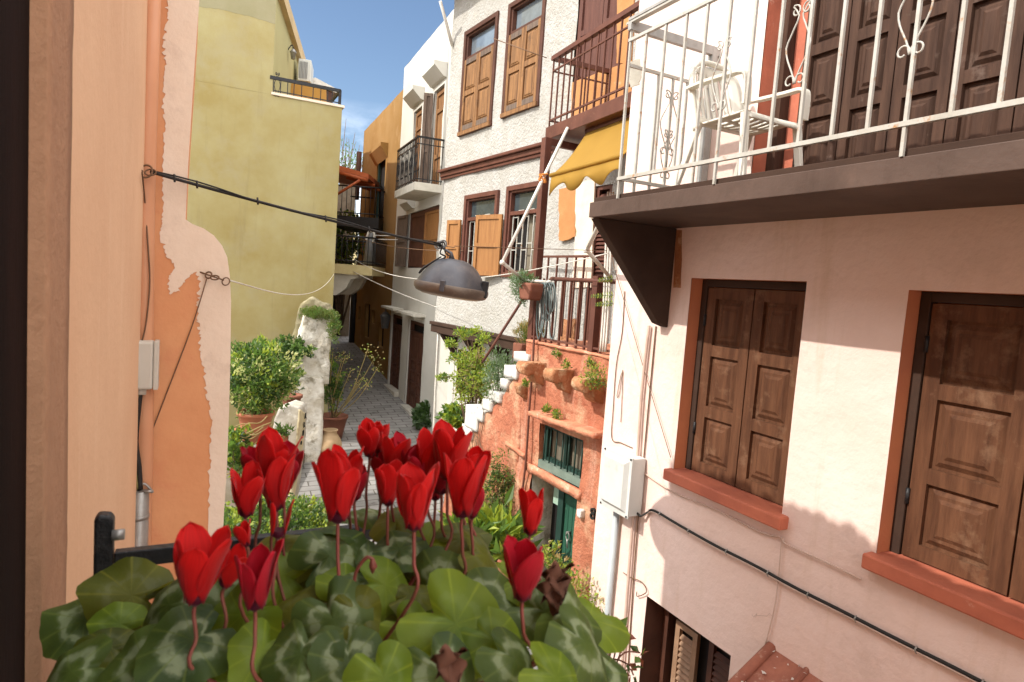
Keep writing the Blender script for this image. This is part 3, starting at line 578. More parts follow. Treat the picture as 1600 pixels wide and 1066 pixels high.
tag(tubes('thin_cable', smooth_path(on([(998, 728), (1005, 738), (1050, 768), (1120, 797), (1190, 832), (1221, 840), (1228, 850), (1290, 878), (1345, 905)]), 4), .006, 'pink_cable'), 'thin pink cable running under the left window sill to the next sill', 'cable')
tag(tubes('thin_cable', on([(1222, 842), (1220, 860), (1212, 940), (1196, 1008)]), .005, 'pink_cable', k=4), 'short thin pink cable dropping to the tiled porch roof', 'cable')
tag(tubes('stay_wire', on([(945, 345), (958, 410), (978, 480), (1010, 590), (1048, 715)], .03), .003, 'wire_brown', k=3), 'thin slanting wire crossing the pink wall below the bracket', 'wire')
tag(tubes('old_wire', on([(976, 455), (972, 520), (963, 570), (958, 640), (956, 685), (970, 692), (988, 700)], .008), .004, 'wire_brown', k=5), 'old brown wire stapled above the meter cabinet', 'wire')
tag(tubes('old_wire', on([(973, 578), (968, 615), (964, 618), (973, 580), (970, 660)], .008), .003, 'wire_brown', k=3), 'short looped rusty wire on the pink wall corner', 'wire')
tag(tubes('old_wire', smooth_path(on([(974, 895), (985, 902), (1003, 910), (1010, 925), (996, 932), (995, 925)], .02), 5), .004, 'wire_brown'), 'loose curled wire end above the ground floor louvred window', 'wire')

# ================================================================== ROUGH WHITE HOUSE
wh = thing('rough_white_house', 'rough white plastered house with honey coloured wooden shutters in the middle', 'house', WH.pt(8, 0, 0))
UL = WH.uv(692, 300)[0]
uw1 = rect(WH, (728, 51), (769, 197)); uw2 = rect(WH, (797, 8), (843, 166)); lw1 = rect(WH, (728, 306), (771, 436)); lw2 = rect(WH, (794, 292), (842, 436))
lw1 = (lw1[0], lw1[1], lw2[2], lw1[3]); zc0 = WH.uv(692, 505)[1]; zc0 = 3.2
udr = rect(WH, (909, -60), (976, 118)); ldr = (WH.uv(957, 300)[0], WH.uv(930, 300)[0], 3.35, 5.35)
mb = MB(); hs = [(*q, .14, 1, 2) for q in (uw1, uw2, lw1, lw2)]+[(*udr, .12, 1, 1), (*ldr, .12, 1, 1)]
wall(mb, WH, 4.6, UL, zc0, 9.25, hs, t=4.5, step=.16, amp=.025)
wall(mb, WH, 4.6, UL-.02, -1, zc0, [(*rect(WH, (716, 545), (752, 625), -.35), .12, 1, 2)], t=4.0, mi=3, w=-.35)
mb.build('wall', ['white_rough', 'brown_frame', 'dark_void', 'white_smooth'], wh)
mb = MB(); patch(mb, WH, [(876, 296), (901, 290), (903, 370), (888, 376), (876, 376)], w=.03, th=.03, jit=1.5); patch(mb, WH, [(897, 130), (990, 95), (990, 185), (893, 235)], w=.032, th=.03, jit=1); patch(mb, WH, [(968, -40), (996, -40), (988, 100), (966, 100)], w=.031, th=.03, jit=1)
patch(mb, WH, [(902, 288), (932, 280), (926, 450), (896, 450), (901, 380)], w=.03, th=.03, mi=1, jit=1)
patch(mb, WH, [(878, 500), (900, 498), (898, 560), (872, 560)], w=.03, th=.03, mi=2, jit=2)
mat('patch_orange', (.46, .22, .085), (.40, .18, .065), 3, .4, 20, .9, stain=(.5, .34, .2), sth=(.6, .7), sscale=4)
mb.build('painted_patch', ['patch_orange', 'bare_cream', 'sandstone'], wh)
T = WH.T(); mb = MB(); ue = WH.uv(868, 225)[0]; zc = WH.uv(780, 247)[1]; 
mb.box(T, ue, UL+.03, .0, .07, zc-.10, zc-.02); mb.box(T, ue, UL+.05, .0, .12, zc-.02, zc+.03); mb.box(T, ue, UL+.04, .0, .045, zc-.15, zc-.10); mb.build('cornice', 'brown_metal', wh, bevel=.01)
mb = MB(); mb.box(T, 5, UL+.05, -.30, .06, zc0-.16, zc0+.0); mb.box(T, 5, UL+.06, -.02, .09, zc0-.02, zc0+.04); mb.build('jetty_beam', 'soffit', wh, bevel=.01)
for k in range(5): u_ = UL-.25-.95*k; one('bracket', lambda mb: mb.prism(lambda a, b, c: WH.pt(u_+b, a, c), [(-.35, zc0-.16), (.0, zc0-.16), (-.10, zc0-.3), (-.35, zc0-.62)], -.06, .06), 'soffit', wh)
mb = MB(); mb.box(T, 4.8, UL+.12, -.2, .38, 9.25, 9.33); mb.box(T, 4.8, UL+.14, .30, .42, 9.2, 9.36)
for k in range(22): mb.tube([WH.pt(UL+.05-.3*k, -.2, 9.42), WH.pt(UL+.05-.3*k, .45, 9.37)], .08, 8)
mb.build('roof_eave', 'tile', wh)
def wwin(r, kind):
    u0, u1, z0, z1 = r; H = z1-z0
    mb = MB(); frame_box(mb, WH, u0+.001, u1-.001, z0+.001, z1-.001, -.11, .035, .075); frame_box(mb, WH, u0+.075, u1-.075, z0+.075, z1-.075, -.12, -.0, .035)
    zt_ = z0+H*(.735 if kind else .70); mb.box(T, u0+.11, u1-.11, -.12, .0, zt_-.03, zt_+.03)
    fr = mb.build('window', 'brown_frame' if kind else 'brown_metal', wh, bevel=.006)
    one('transom_glass', lambda mb: mb.box(T, u0+.112, u1-.112, -.09, -.075, zt_+.032, z1-.112), 'glass_sky' if kind else 'glass_dark', fr)
    return fr, zt_
for r in (uw1, uw2):
    fr, zt_ = wwin(r, 1); u0, u1, z0, z1 = r; Wd = (u1-u0-.16)/2
    for k in range(2): mb = MB(); leaf(mb, WH.T(u0+.08+k*Wd+.003, -.01, z0+.09), Wd-.006, zt_-z0-.12, [0, .52*(zt_-z0-.12), zt_-z0-.12], th=.04, st=.065, rl=.085, pi=0, mi=0, hi=1, ins=.03); mb.build('shutter', ['honey_wood', 'grey_wood'], fr)
    one('sill', lambda mb: mb.box(T, u0+.02, u1-.02, -.0, .06, z0+.005, z0+.07), 'honey_wood', fr)
for r in (lw1, lw2):
    fr, zt_ = wwin(r, 0); u0, u1, z0, z1 = r
    mb = MB(); nb = 6
    for k in range(nb): u_ = u0+.16+(u1-u0-.32)*k/(nb-1); mb.box(T, u_-.008, u_+.008, -.05, -.034, z0+.08, zt_-.04)
    for k in range(nb-1):
        u_ = u0+.16+(u1-u0-.32)*k/(nb-1); d_ = (u1-u0-.32)/(nb-1); zz = z0+.3+.22*(k % 2) if k % 2 else z0+.42; mb.box(T, u_, u_+d_, -.049, -.035, zz, zz+.014); mb.box(T, u_, u_+d_, -.049, -.035, zz+.5, zz+.514)
    mb.build('window_grille', 'white_iron', fr)
    mb = MB(); mb.quad(WH.pt(u0+.1, -.13, z0+.1), WH.pt(u0+.55, -.13, z0+.1), WH.pt(u0+.55, -.13, z1-.1), WH.pt(u0+.1, -.13, z1-.1)); solid(mb.build('curtain', 'curtain', fr), .01)
    Hs = zt_-z0-.02
    for sd in ((0, 1) if r is lw2 else (1,)):
        if sd == 1:   # leaf hinged on the far jamb, folded back towards the far side of the photo
            Ws = .60 if r is lw2 else .36; mb = MB(); leaf(mb, leafT(WH, u1, .05, z0+.01, R_(14)), Ws, Hs, [0, Hs*.5, Hs], th=.035, st=.06, rl=.07, flat=True); mb.build('shutter', 'orange_wood', fr)
# loose brown-framed things around the terrace: balcony door, louvred door
mb = MB(); leaf(mb, WH.T(udr[0]+.02, -.06, udr[2]+.02), (udr[1]-udr[0])/2-.03, udr[3]-udr[2]-.04, [0, .75, 1.5, udr[3]-udr[2]-.04], th=.05, flat=True); leaf(mb, WH.T((udr[0]+udr[1])/2, -.06, udr[2]+.02), (udr[1]-udr[0])/2-.02, udr[3]-udr[2]-.04, [0, .75, 1.5, udr[3]-udr[2]-.04], th=.05, flat=True); dd = mb.build('door', 'shutter_dark_red', wh)
mb = MB(); louvres(mb, WH.T(ldr[0]+.02, -.05, ldr[2]), ldr[1]-ldr[0]-.04, ldr[3]-ldr[2]); mb.build('louvred_door', 'brown_metal', wh)
# upper brown balcony
zt_ = WH.uv(945, 116)[1]; C1 = atz(866, 91, zt_); BB = Pl(-24.5, pt=(C1.x, C1.y)); u1_ = C1.dot(BB.d)
def zat(p, y):
    lo, hi = 0, 12
    for _ in range(40):
        m_ = (lo+hi)/2; q = Vector((p.x, p.y, m_))-CP; yy = 533+FPX*q.dot(D2)/q.dot(_F)
        if yy > y: lo = m_
        else: hi = m_
    return lo
zs = zat(C1, 197); u0_ = u1_-2.4; T = BB.T(); bd = .95
slab = one('balcony', lambda mb: (mb.box(T, u0_, u1_+.03, -1.9, .03, zs-.17, zs-.02)), 'brown_metal', wh, bevel=.006)
def brl(mb):
    mb.box(T, u0_, u1_+.02, -.03, .03, zt_-.03, zt_+.02); mb.box(T, u0_, u1_, -.01, .01, zs+.05, zs+.07); mb.box(T, u0_, u1_, -.01, .01, zt_-.16, zt_-.145)
    S = lambda a, b, c: BB.pt(u1_+b, -a, c); mb.box(S, .03, 1.25, -.03, .03, zt_-.03, zt_+.02); mb.box(S, 0, 1.25, -.01, .01, zs+.05, zs+.07); mb.box(S, 0, 1.25, -.01, .01, zt_-.16, zt_-.145)
ubr = one('railing', brl, 'brown_metal', slab)
for k in range(16): u_ = u1_-.145*k; one('baluster', lambda mb: mb.box(T, u_-.008, u_+.008, -.008, .008, zs-.02, zt_-.03), 'brown_metal', slab)
for k in range(1, 8): one('baluster', lambda mb: mb.box(lambda a, b, c: BB.pt(u1_+b, -a, c), .15*k-.008, .15*k+.008, -.008, .008, zs-.02, zt_-.03), 'brown_metal', slab)
tag(tubes('aerial_wire', [BB.pt(u1_+.75, .5, zt_+.35), BB.pt(u1_+.1, .05, zt_+.02)], .006, 'wire_brown'), 'thin brown rod sticking out from the corner of the brown iron balcony', 'rod')
# awning
aw = thing('awning', 'yellow fabric awning with a scalloped valance under the brown iron balcony', 'awning', BB.pt(u1_-.5, 0, zs-.8))
fb = BB.uv(862, 277, .3); f2 = BB.uv(966, 241, .3); za = (fb[1]+f2[1])/2; ua_ = fb[0]; ub_ = BB.uv(972, 240, .3)[0]; zt2 = zs-.19
mb = MB(); sheet(mb, lambda s, t: BB.pt(ua_+(ub_-ua_)*s, -.10+.40*t, zt2+(za-zt2)*t-.05*math.sin(math.pi*t)-.012*math.sin(s*9)*t), 30, 8); solid(mb.build('canopy', 'awning', aw), .004)
mb = MB(); NS = 66
vs = []; 
for i in range(NS+1):
    u_ = ua_+(ub_-ua_)*i/NS; d_ = .17+.055*math.cos(i/NS*2*math.pi*2.6); wv = .008*math.sin(i*.35)
    vs += [BB.pt(u_, .30, za-.015), BB.pt(u_, .31+wv, za-.10), BB.pt(u_, .315+wv*2, za-d_)]
mb.add(vs, [(3*i+j, 3*i+3+j, 3*i+4+j, 3*i+1+j) for i in range(NS) for j in range(2)], 0, True); solid(mb.build('valance', 'awning', aw), .004)
one('front_bar', lambda mb: mb.tube([BB.pt(ua_+.03, .30, za), BB.pt(ub_, .30, za)], .022, 10), 'awning', aw)
one('roller', lambda mb: mb.tube([BB.pt(ua_+.03, -.12, zt2), BB.pt(ub_, -.12, zt2)], .04, 12), 'brown_metal', aw)
RL = lambda x, y, w_=0: RD.hit(x, y, w_)
A0 = BB.hit(887, 200, .05); A1 = RL(785, 410, .62); A2 = RL(818, 438, .15); A3 = RL(858, 441, .0)
for pth in ([A0, A1], [A1, A2], [A2, A3], [RL(952, 318, .9), RL(917, 391, .5)], [RL(917, 391, .5), RL(950, 430, 0)]):
    one('arm', lambda mb: (mb.tube(pth, .019, 10), mb.lathe(pth[1]-Vector((0, 0, .028)), [(0, 0), (.028, .004), (.03, .03), (.02, .05), (0, .052)], 10)), 'arm_tube', aw)
one('strap_knot', lambda mb: [mb.tube(smooth_path([A0.lerp(A1, .38)+Vector((random.uniform(-.05, .05), random.uniform(-.05, .05), random.uniform(-.06, .04))) for _ in range(4)], 4), .01, 6) for _ in range(4)], 'awning_orange', aw)

# ================================================================== RED TERRACE WALL
rw = thing('red_terrace_house', 'red plastered wall with a green door, carrying a railed terrace', 'house', RD.pt(5.5, -.5, -.2))
RT = lambda x, y, w_=0: RD.uv(x, y, w_)
zL = RT(821, 541)[1]; zR = RT(950, 553)[1]; ztr = (zL+zR)/2; uT = RT(822, 545)[0]
a = RT(845, 660); b = RT(911, 690); c = RT(836, 726); d = RT(904, 765)
gw_ = (min(b[0], d[0]), (a[0]+c[0])/2, (c[1]+d[1])/2, (a[1]+b[1])/2)
a = RT(830, 741); b = RT(902, 780); gd = (b[0], a[0], -.6, (a[1]+b[1])/2)
mb = MB(); wall(mb, RD, 4.5, uT, -1, ztr, [(*gw_, .2, 0, 1), (*gd, .34, 2, 1)], t=1.0, step=.12, amp=.035)
st = [RT(x, y) for x, y in ((815, 570), (804, 590), (788, 612), (772, 632), (760, 645), (748, 661), (735, 678))]
poly = [(uT, -1), (uT, ztr-.12)]+[(u_, z_) for u_, z_ in st]+[(st[-1][0]+.5, st[-1][1]-.5), (st[-1][0]+1.3, -1)]
mb.build('wall', ['red_wall', 'dark_void', 'whitewash', 'red_wall'], rw)
mb = MB(); mb.prism(RD.T(), poly, -.28, 0.0, 0); sw = mb.build('stair_wall', 'red_wall', rw); rough(sw, .14, .02, 3, 2)
mb = MB()
for i in range(8):
    u_ = uT+i*.27; z_ = ztr-.25-.27*i; mb.box(RD.T(), u_, u_+.27, -1.0, -.27, -1, z_)
mb.build('stair', 'concrete', rw)
mb = MB(); T = RD.T(); mb.box(T, 4.5, uT-.0, -1.0, .02, ztr, ztr+.035); o = mb.build('coping', 'red_trim', rw); rough(o, .1, .012, 8, 1)
for tl, br in (((803, 549), (824, 570)), ((788, 570), (806, 594)), ((782, 591), (791, 609)), ((764, 609), (779, 630)), ((754, 623), (765, 644)), ((742, 639), (753, 660)), ((728, 632), (744, 675)), ((722, 662), (735, 688))):
    q = rect(RD, tl, br, .04)
    if q[1]-q[0] < .08: q = (q[0]-.03, q[1]+.03, q[2], q[3])
    o = one('white_step_block', lambda mb: mb.box(T, q[0], q[1], -.2, .04, q[2], q[3]), 'whitewash_clean', rw); rough(o, .06, .005, 8, q[0], 0)
# carved corbels
for k, (x0, y0, x1, y1) in enumerate(((812, 567, 843, 600), (854, 578, 888, 612), (898, 592, 936, 628))):
    uc, zc_ = RT((x0+x1)/2, y0+3, .16); S = lambda a, b, c: RD.pt(uc+b, a, zc_+c)
    prof = [(-.02, .03), (.26, .03), (.28, .0), (.285, -.05), (.26, -.10), (.21, -.115), (.17, -.09), (.145, -.10), (.125, -.16), (.09, -.20), (.04, -.22), (-.02, -.23)]
    o = one('corbel', lambda mb: mb.prism(S, prof, -.085, .085), 'sandstone', rw); rough(o, .04, .009, 9, k+3, 0)
q = RT(822, 600); S = lambda a, b, c: RD.pt(q[0]+b, a, q[1]+c)
o = one('corbel', lambda mb: mb.prism(S, [(-.02, .03), (.14, .0), (.10, -.12), (-.02, -.2)], -.05, .05), 'sandstone', rw); rough(o, .05, .012, 8, 9)
def ledge(p0, p1, h, out_, name, mt):
    a = RT(*p0, out_); b = RT(*p1, out_); mb = MB(); V = []
    for (u_, z_) in (a, b):
        V += [RD.pt(u_, -.02, z_), RD.pt(u_, out_, z_), RD.pt(u_, out_, z_-h), RD.pt(u_, -.02, z_-h)]
    mb.add(V, [(0, 1, 5, 4), (1, 2, 6, 5), (2, 3, 7, 6), (3, 0, 4, 7), (0, 3, 2, 1), (4, 5, 6, 7)]); o = mb.build(name, mt, rw); rough(o, .05, .009, 9, 4, 0); return o
ledge((825, 642), (928, 677), .055, .18, 'window_ledge', 'red_trim'); ledge((821, 722), (905, 768), .09, .03, 'door_lintel', 'red_trim'); ledge((790, 690), (818, 710), .05, .04, 'small_ledge', 'red_trim')
# barred window over the door
u0, u1, z0, z1 = gw_; mb = MB(); frame_box(mb, RD, u0+.01, u1-.01, z0+.08, z1-.01, -.15, -.09, .045); mb.box(T, (u0+u1)/2-.025, (u0+u1)/2+.025, -.15, -.085, z0+.1, z1-.04); fr = mb.build('window', 'green_frame', rw)
one('sill', lambda mb: mb.box(T, u0+.004, u1-.004, -.19, -.02, z0+.0, z0+.085), 'green_sill', fr)
mb = MB(); sheet(mb, lambda s, t: RD.pt(u0+.03+(u1-u0-.06)*s, -.175+.012*math.sin(s*60), z0+.1+(z1-z0-.12)*t), 60, 3); mb.build('curtain', 'curtain', fr)
for k in range(7): u_ = u0+.06+(u1-u0-.12)*k/6; one('bar', lambda mb: mb.tube([RD.pt(u_, -.05, z0+.06), RD.pt(u_, -.05, z1-.005)], .009, 6), 'green_frame', fr)
# green door
u0, u1, z0, z1 = gd; mb = MB(); mb.box(T, u1-.34, u1-.24, -.33, -.24, -.5, z1-.01); mb.box(T, u0+.005, u1-.24, -.33, -.24, z1-.09, z1-.01); dor = mb.build('door', 'green_frame', rw)
dw = (u1-.26)-(u0+.0); half = dw/2; 
for k, (ua2, ang) in enumerate(((u0+.01, 0), (u0+.01+half, 0))):
    mb = MB(); nbd = 4
    for j in range(nbd): mb.box(T, ua2+half*j/nbd+.003, ua2+half*(j+1)/nbd-.003, -.31, -.275, -.5, z1-.1)
    mb.box(T, ua2+.01, ua2+half-.01, -.276, -.262, z1-.26, z1-.15); mb.build('door_leaf', 'green_door', dor, bevel=.004)
x_ = RT(870, 772, -.26); one('notice', lambda mb: mb.box(T, x_[0]-.075, x_[0]+.075, -.274, -.268, x_[1]-.13, x_[1]+.12), 'paper', dor)
x_ = RT(888, 838, -.25); one('knocker', lambda mb: (mb.tube(smooth_path([RD.pt(x_[0]+.03*math.cos(t_), -.24, x_[1]+.045*math.sin(t_)) for t_ in [k*.6 for k in range(11)]], 2), .008, 6), mb.tube([RD.pt(x_[0], -.275, x_[1]+.045), RD.pt(x_[0], -.22, x_[1]+.045)], .014, 8), mb.tube([RD.pt(x_[0], -.235, x_[1]-.03), RD.pt(x_[0]-.02, -.235, x_[1]-.13)], .009, 6)), 'metal_pipe', dor)
def text(name, s, F, u, z, size, mt, parent, w_=.004, ext=.002, rotv=0, mirror=False):
    cu_ = bpy.data.curves.new(name, 'FONT'); cu_.body = s; cu_.size = size; cu_.extrude = ext; cu_.align_x = 'CENTER'; cu_.align_y = 'CENTER'
    o = bpy.data.objects.new(name, cu_); col.objects.link(o); dg = bpy.context.evaluated_depsgraph_get(); dg.update()
    me = bpy.data.meshes.new_from_object(o.evaluated_get(dg)); bpy.data.objects.remove(o)
    mb = MB(); cr, sr = math.cos(rotv), math.sin(rotv)
    # reading direction: photo right = -u on street-right walls (sg=-1), +u on sg=+1
    sx = -1 if F.sg == -1 else 1
    vs = [F.pt(u+sx*(v.co.x*cr-v.co.y*sr), w_+v.co.z, z+(v.co.x*sr+v.co.y*cr)) for v in me.vertices]
    mb.add(vs, [tuple(p.vertices) for p in me.polygons]); bpy.data.meshes.remove(me); return mb.build(name, mt, parent)
x_ = RT(932, 803); text('house_number', '8', RD, x_[0], x_[1], .17, 'ink', rw, w_=.045, ext=.012)
x_ = RT(911, 801); o = one('door_bell', lambda mb: mb.box(T, x_[0]-.035, x_[0]+.035, .0, .06, x_[1]-.045, x_[1]+.04), 'whitewash_clean', rw); rough(o, .03, .01, 14, 5)
tag(tubes('rust_pipe', [RL(836, 478, .05), RL(833, 560, .06), RL(827, 640, .06), RL(822, 715, .05), RL(816, 770, .05), RL(800, 900, .05)], .013, 'brown_metal', k=3), 'thin rusty pipe running down the red wall left of the green door', 'pipe')
# terrace railing
RB = ztr+.035
rz0 = RT(815, 440)[1]; rz1 = RT(952, 432)[1]; zr_ = (rz0+rz1)/2; uLr = RT(815, 460)[0]; uRr = RT(952, 432)[0]
tr_ = one('railing', lambda mb: (mb.tube([RD.pt(RT(858, 441)[0], -.03, zr_), RD.pt(4.55, -.03, zr_)], .024, 10), mb.box(T, 4.55, uT-.05, -.045, -.02, RB+.03, RB+.05), mb.box(T, RT(842, 455)[0], RT(858, 441)[0], -.04, -.02, zr_-.1, zr_-.08)), 'brown_metal', rw)
for x in (843, 852, 861, 873, 886, 900, 913, 922, 938): u_ = RT(x, 530, -.03)[0]; one('baluster', lambda mb: mb.box(T, u_-.011, u_+.011, -.043, -.021, RB, zr_), 'brown_metal', tr_)
u_ = RT(930, 500, -.05)[0]; one('post', lambda mb: mb.box(T, u_-.035, u_+.045, -.09, -.01, RB, zr_+.05), 'brown_metal', tr_)
u_ = RT(833, 500, -.06)[0]; zt3 = RT(849, 217, -.06)[1]; pf = one('awning_post', lambda mb: (mb.box(T, u_-.045, u_+.045, -.11, -.02, RB-.02, zt3), mb.box(T, u_-.03, u_+.03, -1.25, -.11, zt3-.08, zt3)), 'brown_metal', rw, bevel=.004)
ir = one('inner_railing', lambda mb: (mb.box(T, 4.7, RT(842, 403, -.85)[0], -.86, -.83, RT(842, 403, -.85)[1], RT(842, 403, -.85)[1]+.03)), 'brown_metal', rw)
for x in (855, 869, 884, 898, 911): u_ = RT(x, 440, -.85)[0]; one('baluster', lambda mb: mb.box(T, u_-.011, u_+.011, -.855, -.835, RB, RT(842, 403, -.85)[1]), 'brown_metal', ir)
tag(tubes('prop_pole', [RL(818, 466, .15), RL(758, 560, .15), RL(754, 566, .15)], .018, 'brown_metal'), 'slanting brown iron prop below the hanging herb pot', 'pole')
mb = MB()
for k in range(9):
    c = RL(846+k*2.6, 442, .01+.012*(k % 3)); ln = random.uniform(.28, .68); ww = random.uniform(.03, .07)
    P = [c+RD.d*(ww*math.sin(t)*random.uniform(.8, 1.1))+Vector((0, 0, -ln/2+ln/2*math.cos(t)))+RD.out*(.02*math.cos(t)) for t in [j*math.pi/6 for j in range(13)]]
    mb.tube(smooth_path(P, 3), .0085, 6)
tag(mb.build('garden_hose', 'hose'), 'grey green garden hose hung in loops over the terrace railing', 'hose')
cb = thing('hanging_pipes', 'bundle of pale cables running down the wall right of the terrace railing', 'cable bundle', RL(945, 545))
for x in (941, 945, 949): tubes('cable', [RL(x+9, 300, -.02), RL(x+4, 430, -.02), RL(x+2, 480, -.01), RL(x-3, 550, .03)], .011, 'wire_white', cb, k=3)

# ================================================================== SMOOTH WHITE HOUSE
sh = thing('smooth_white_house', 'smooth cream white house with a small iron balcony in the middle of the alley', 'house', CW.pt(14, 0, 0))
zt4 = CW.uv(634, 104)[1]; ul4 = CW.uv(603, 603)[0]; ul4 = (ul4+CW.uv(634, 104)[0])/2
d1 = (*rect(CW, (639, 499), (655, 643))[:2], -.2, CW.uv(639, 499)[1]); d2a = rect(CW, (612, 490), (622, 618)); d2 = (d2a[0], d2a[1], -.2, d2a[3])
Nn = CW.uv(691, 289); zs5 = Nn[1]
HD1 = (CW.uv(691, 200)[0], CW.uv(676, 200)[0], zs5, CW.uv(685, 139)[1]); HD2 = (CW.uv(658, 200)[0], CW.uv(646, 200)[0], zs5, CW.uv(655, 169)[1])
lw = rect(CW, (640, 334), (681, 419))
mb = MB(); wall(mb, CW, 9.5, ul4, -1, zt4, [(*d1, .16, 0, 1), (*d2, .16, 0, 1), (*HD1, .16, 0, 1), (*HD2, .16, 0, 1), (*lw, .16, 0, 1)], t=5, step=.35, amp=.02)
mb.build('wall', ['white_smooth', 'dark_void'], sh)
T = CW.T()
for r in (HD1, HD2):
    mb = MB(); H = r[3]-r[2]-.05; leaf(mb, CW.T(r[0]+.03, -.10, r[2]+.02), r[1]-r[0]-.06, H, [0, H*.33, H*.8, H], th=.05, st=.09, rl=.1, flat=True); mb.build('door', 'honey_wood', sh)
    ztp = r[3]; uu0, uu1 = r[0]-.12, r[1]+.12
    def hood(mb, uu0=uu0, uu1=uu1, ztp=ztp):
        prof = [(0, ztp+.10), (.08, ztp+.12), (.30, ztp+.33), (.30, ztp+.42), (0, ztp+.42)]; mb.prism(lambda a, b, c: CW.pt(b, a, c), prof, uu0, uu1)
    one('hood', hood, 'white_smooth', sh)
r = lw; mb = MB(); frame_box(mb, CW, r[0]+.01, r[1]-.01, r[2]+.01, r[3]-.01, -.13, -.03, .07); fr = mb.build('window', 'brown_frame', sh)
Wd = (r[1]-r[0])*.5; Ue = CW.uv(627, 370)[0]-r[1]; mb = MB(); leaf(mb, leafT(CW, r[1]+.01, .02, r[2]+.03, R_(6), 1), Ue, r[3]-r[2]-.06, [0, .5*(r[3]-r[2]-.06), r[3]-r[2]-.06], flat=True); mb.build('shutter', 'grey_wood', fr)
mb = MB(); leaf(mb, CW.T(r[0]+.08, -.08, r[2]+.05), Wd-.09, r[3]-r[2]-.12, [0, .5*(r[3]-r[2]-.12), r[3]-r[2]-.12], flat=True); mb.build('shutter', 'orange_wood', fr)
mb = MB(); leaf(mb, leafT(CW, r[0]+Wd, -.08, r[2]+.05, R_(3)), Wd*.85, r[3]-r[2]-.12, [0, .5*(r[3]-r[2]-.12), r[3]-r[2]-.12], flat=True); mb.build('shutter', 'brown_frame', fr)
one('hood', lambda mb: mb.prism(lambda a, b, c: CW.pt(b, a, c), [(0, r[3]+.1), (.06, r[3]+.1), (.22, r[3]+.24), (.22, r[3]+.3), (0, r[3]+.3)], r[1]-.5, r[1]+.35), 'white_smooth', sh)
for i, r in enumerate((d1, d2)):
    H = r[3]-.35; mb = MB(); frame_box(mb, CW, r[0]+.01, r[1]-.01, -.1, r[3]-.01, -.14, -.05, .08, bottom=False); mb.box(T, r[0]+.08, r[1]-.08, -.14, -.05, H, H+.07); dr_ = mb.build('door', 'brown_frame', sh)
    Wd = (r[1]-r[0]-.18)/2; z0_ = gz(CW.pt(r[0], 0, 0).y)+.12
    for k in range(2): mb = MB(); leaf(mb, CW.T(r[0]+.09+k*Wd, -.11, z0_), Wd-.01, H-z0_-.01, [0, .35, .62, .92, 1.2, H-z0_-.01], st=.07, rl=.05); mb.build('door_leaf', 'brown_frame', dr_)
    one('step', lambda mb: mb.box(T, r[0]-.05, r[1]+.05, -.15, .12, -.5, z0_-.01), 'concrete', sh)
    one('door_canopy', lambda mb: (mb.box(T, r[0]-.08, r[1]+.12, 0, .30, r[3]+.16, r[3]+.22), mb.box(T, r[0]+.2, r[0]+.28, 0, .2, r[3]+.08, r[3]+.16)), 'concrete', sh)
zb5 = zs5-.2; Cn = atz(648, 285, zs5-.02); wN = (Cn-CW.pt(0, 0, 0)).dot(CW.out); uN = Cn.dot(CW.d); uF = CW.uv(617, 291, wN)[0]
bs = one('balcony', lambda mb: mb.box(T, uN, uF, -.02, wN, zs5-.18, zs5), 'concrete', sh, bevel=.01)
zrl = zat(Cn, 212)
rr = one('railing', lambda mb: (mb.box(T, uN, uF, wN-.05, wN-.01, zrl-.03, zrl+.01), mb.box(T, uN, uF, wN-.04, wN-.02, zs5+.06, zs5+.08), mb.box(T, uN, uF, wN-.04, wN-.02, zrl-.17, zrl-.15), mb.box(T, uN, uN+.03, 0, wN, zrl-.03, zrl+.01), mb.box(T, uN, uN+.02, 0, wN, zs5+.06, zs5+.08), mb.box(T, uN, uN+.02, 0, wN, zrl-.17, zrl-.15)), 'black_iron', bs)
for k in range(15):
    u_ = uN+(uF-uN)*k/14; one('baluster', lambda mb: (mb.box(T, u_-.007, u_+.007, wN-.04, wN-.02, zs5, zrl), scroll(mb, lambda a, c: CW.pt(u_+a, wN-.03, (zs5+zrl)/2+c), .62, .11, .007) if k % 3 == 1 else 0), 'black_iron', bs)
for k in range(6): one('baluster', lambda mb: mb.box(lambda a, b, c: CW.pt(uN+.01+b, a, c), wN*k/6+.02, wN*k/6+.034, -.007, .007, zs5, zrl), 'black_iron', bs)
bl = one('balcony_door_leaf', lambda mb: leaf(mb, leafT(CW, HD1[1]+.02, .02, zs5+.02, R_(68)), .22, HD1[3]-zs5-.06, [0, .9, HD1[3]-zs5-.06], flat=True), 'grey_wood', sh)  # grey wood instead of honey: the leaf's shadow is put into its colour
tag(tubes('rain_pipe', [WH.hit(695, 515, -.1)+Vector((-.12, 0, 0)), WH.hit(690, 610, -.1)+Vector((-.12, 0, 0)), WH.hit(688, 660, -.1)+Vector((-.12, 0, 0)), WH.hit(686, 700, -.1)+Vector((-.12, 0, -.5))], .02, 'wire_white', k=3), 'thin pale rain pipe at the corner between the two white houses', 'pipe')
tag(tubes('flag_pole', [WH.hit(688, 2, .4), WH.hit(697, 35, .2), WH.hit(707, 72, .02)], .028, 'wire_white'), 'short pale pole leaning out under the tiled eave', 'pole')

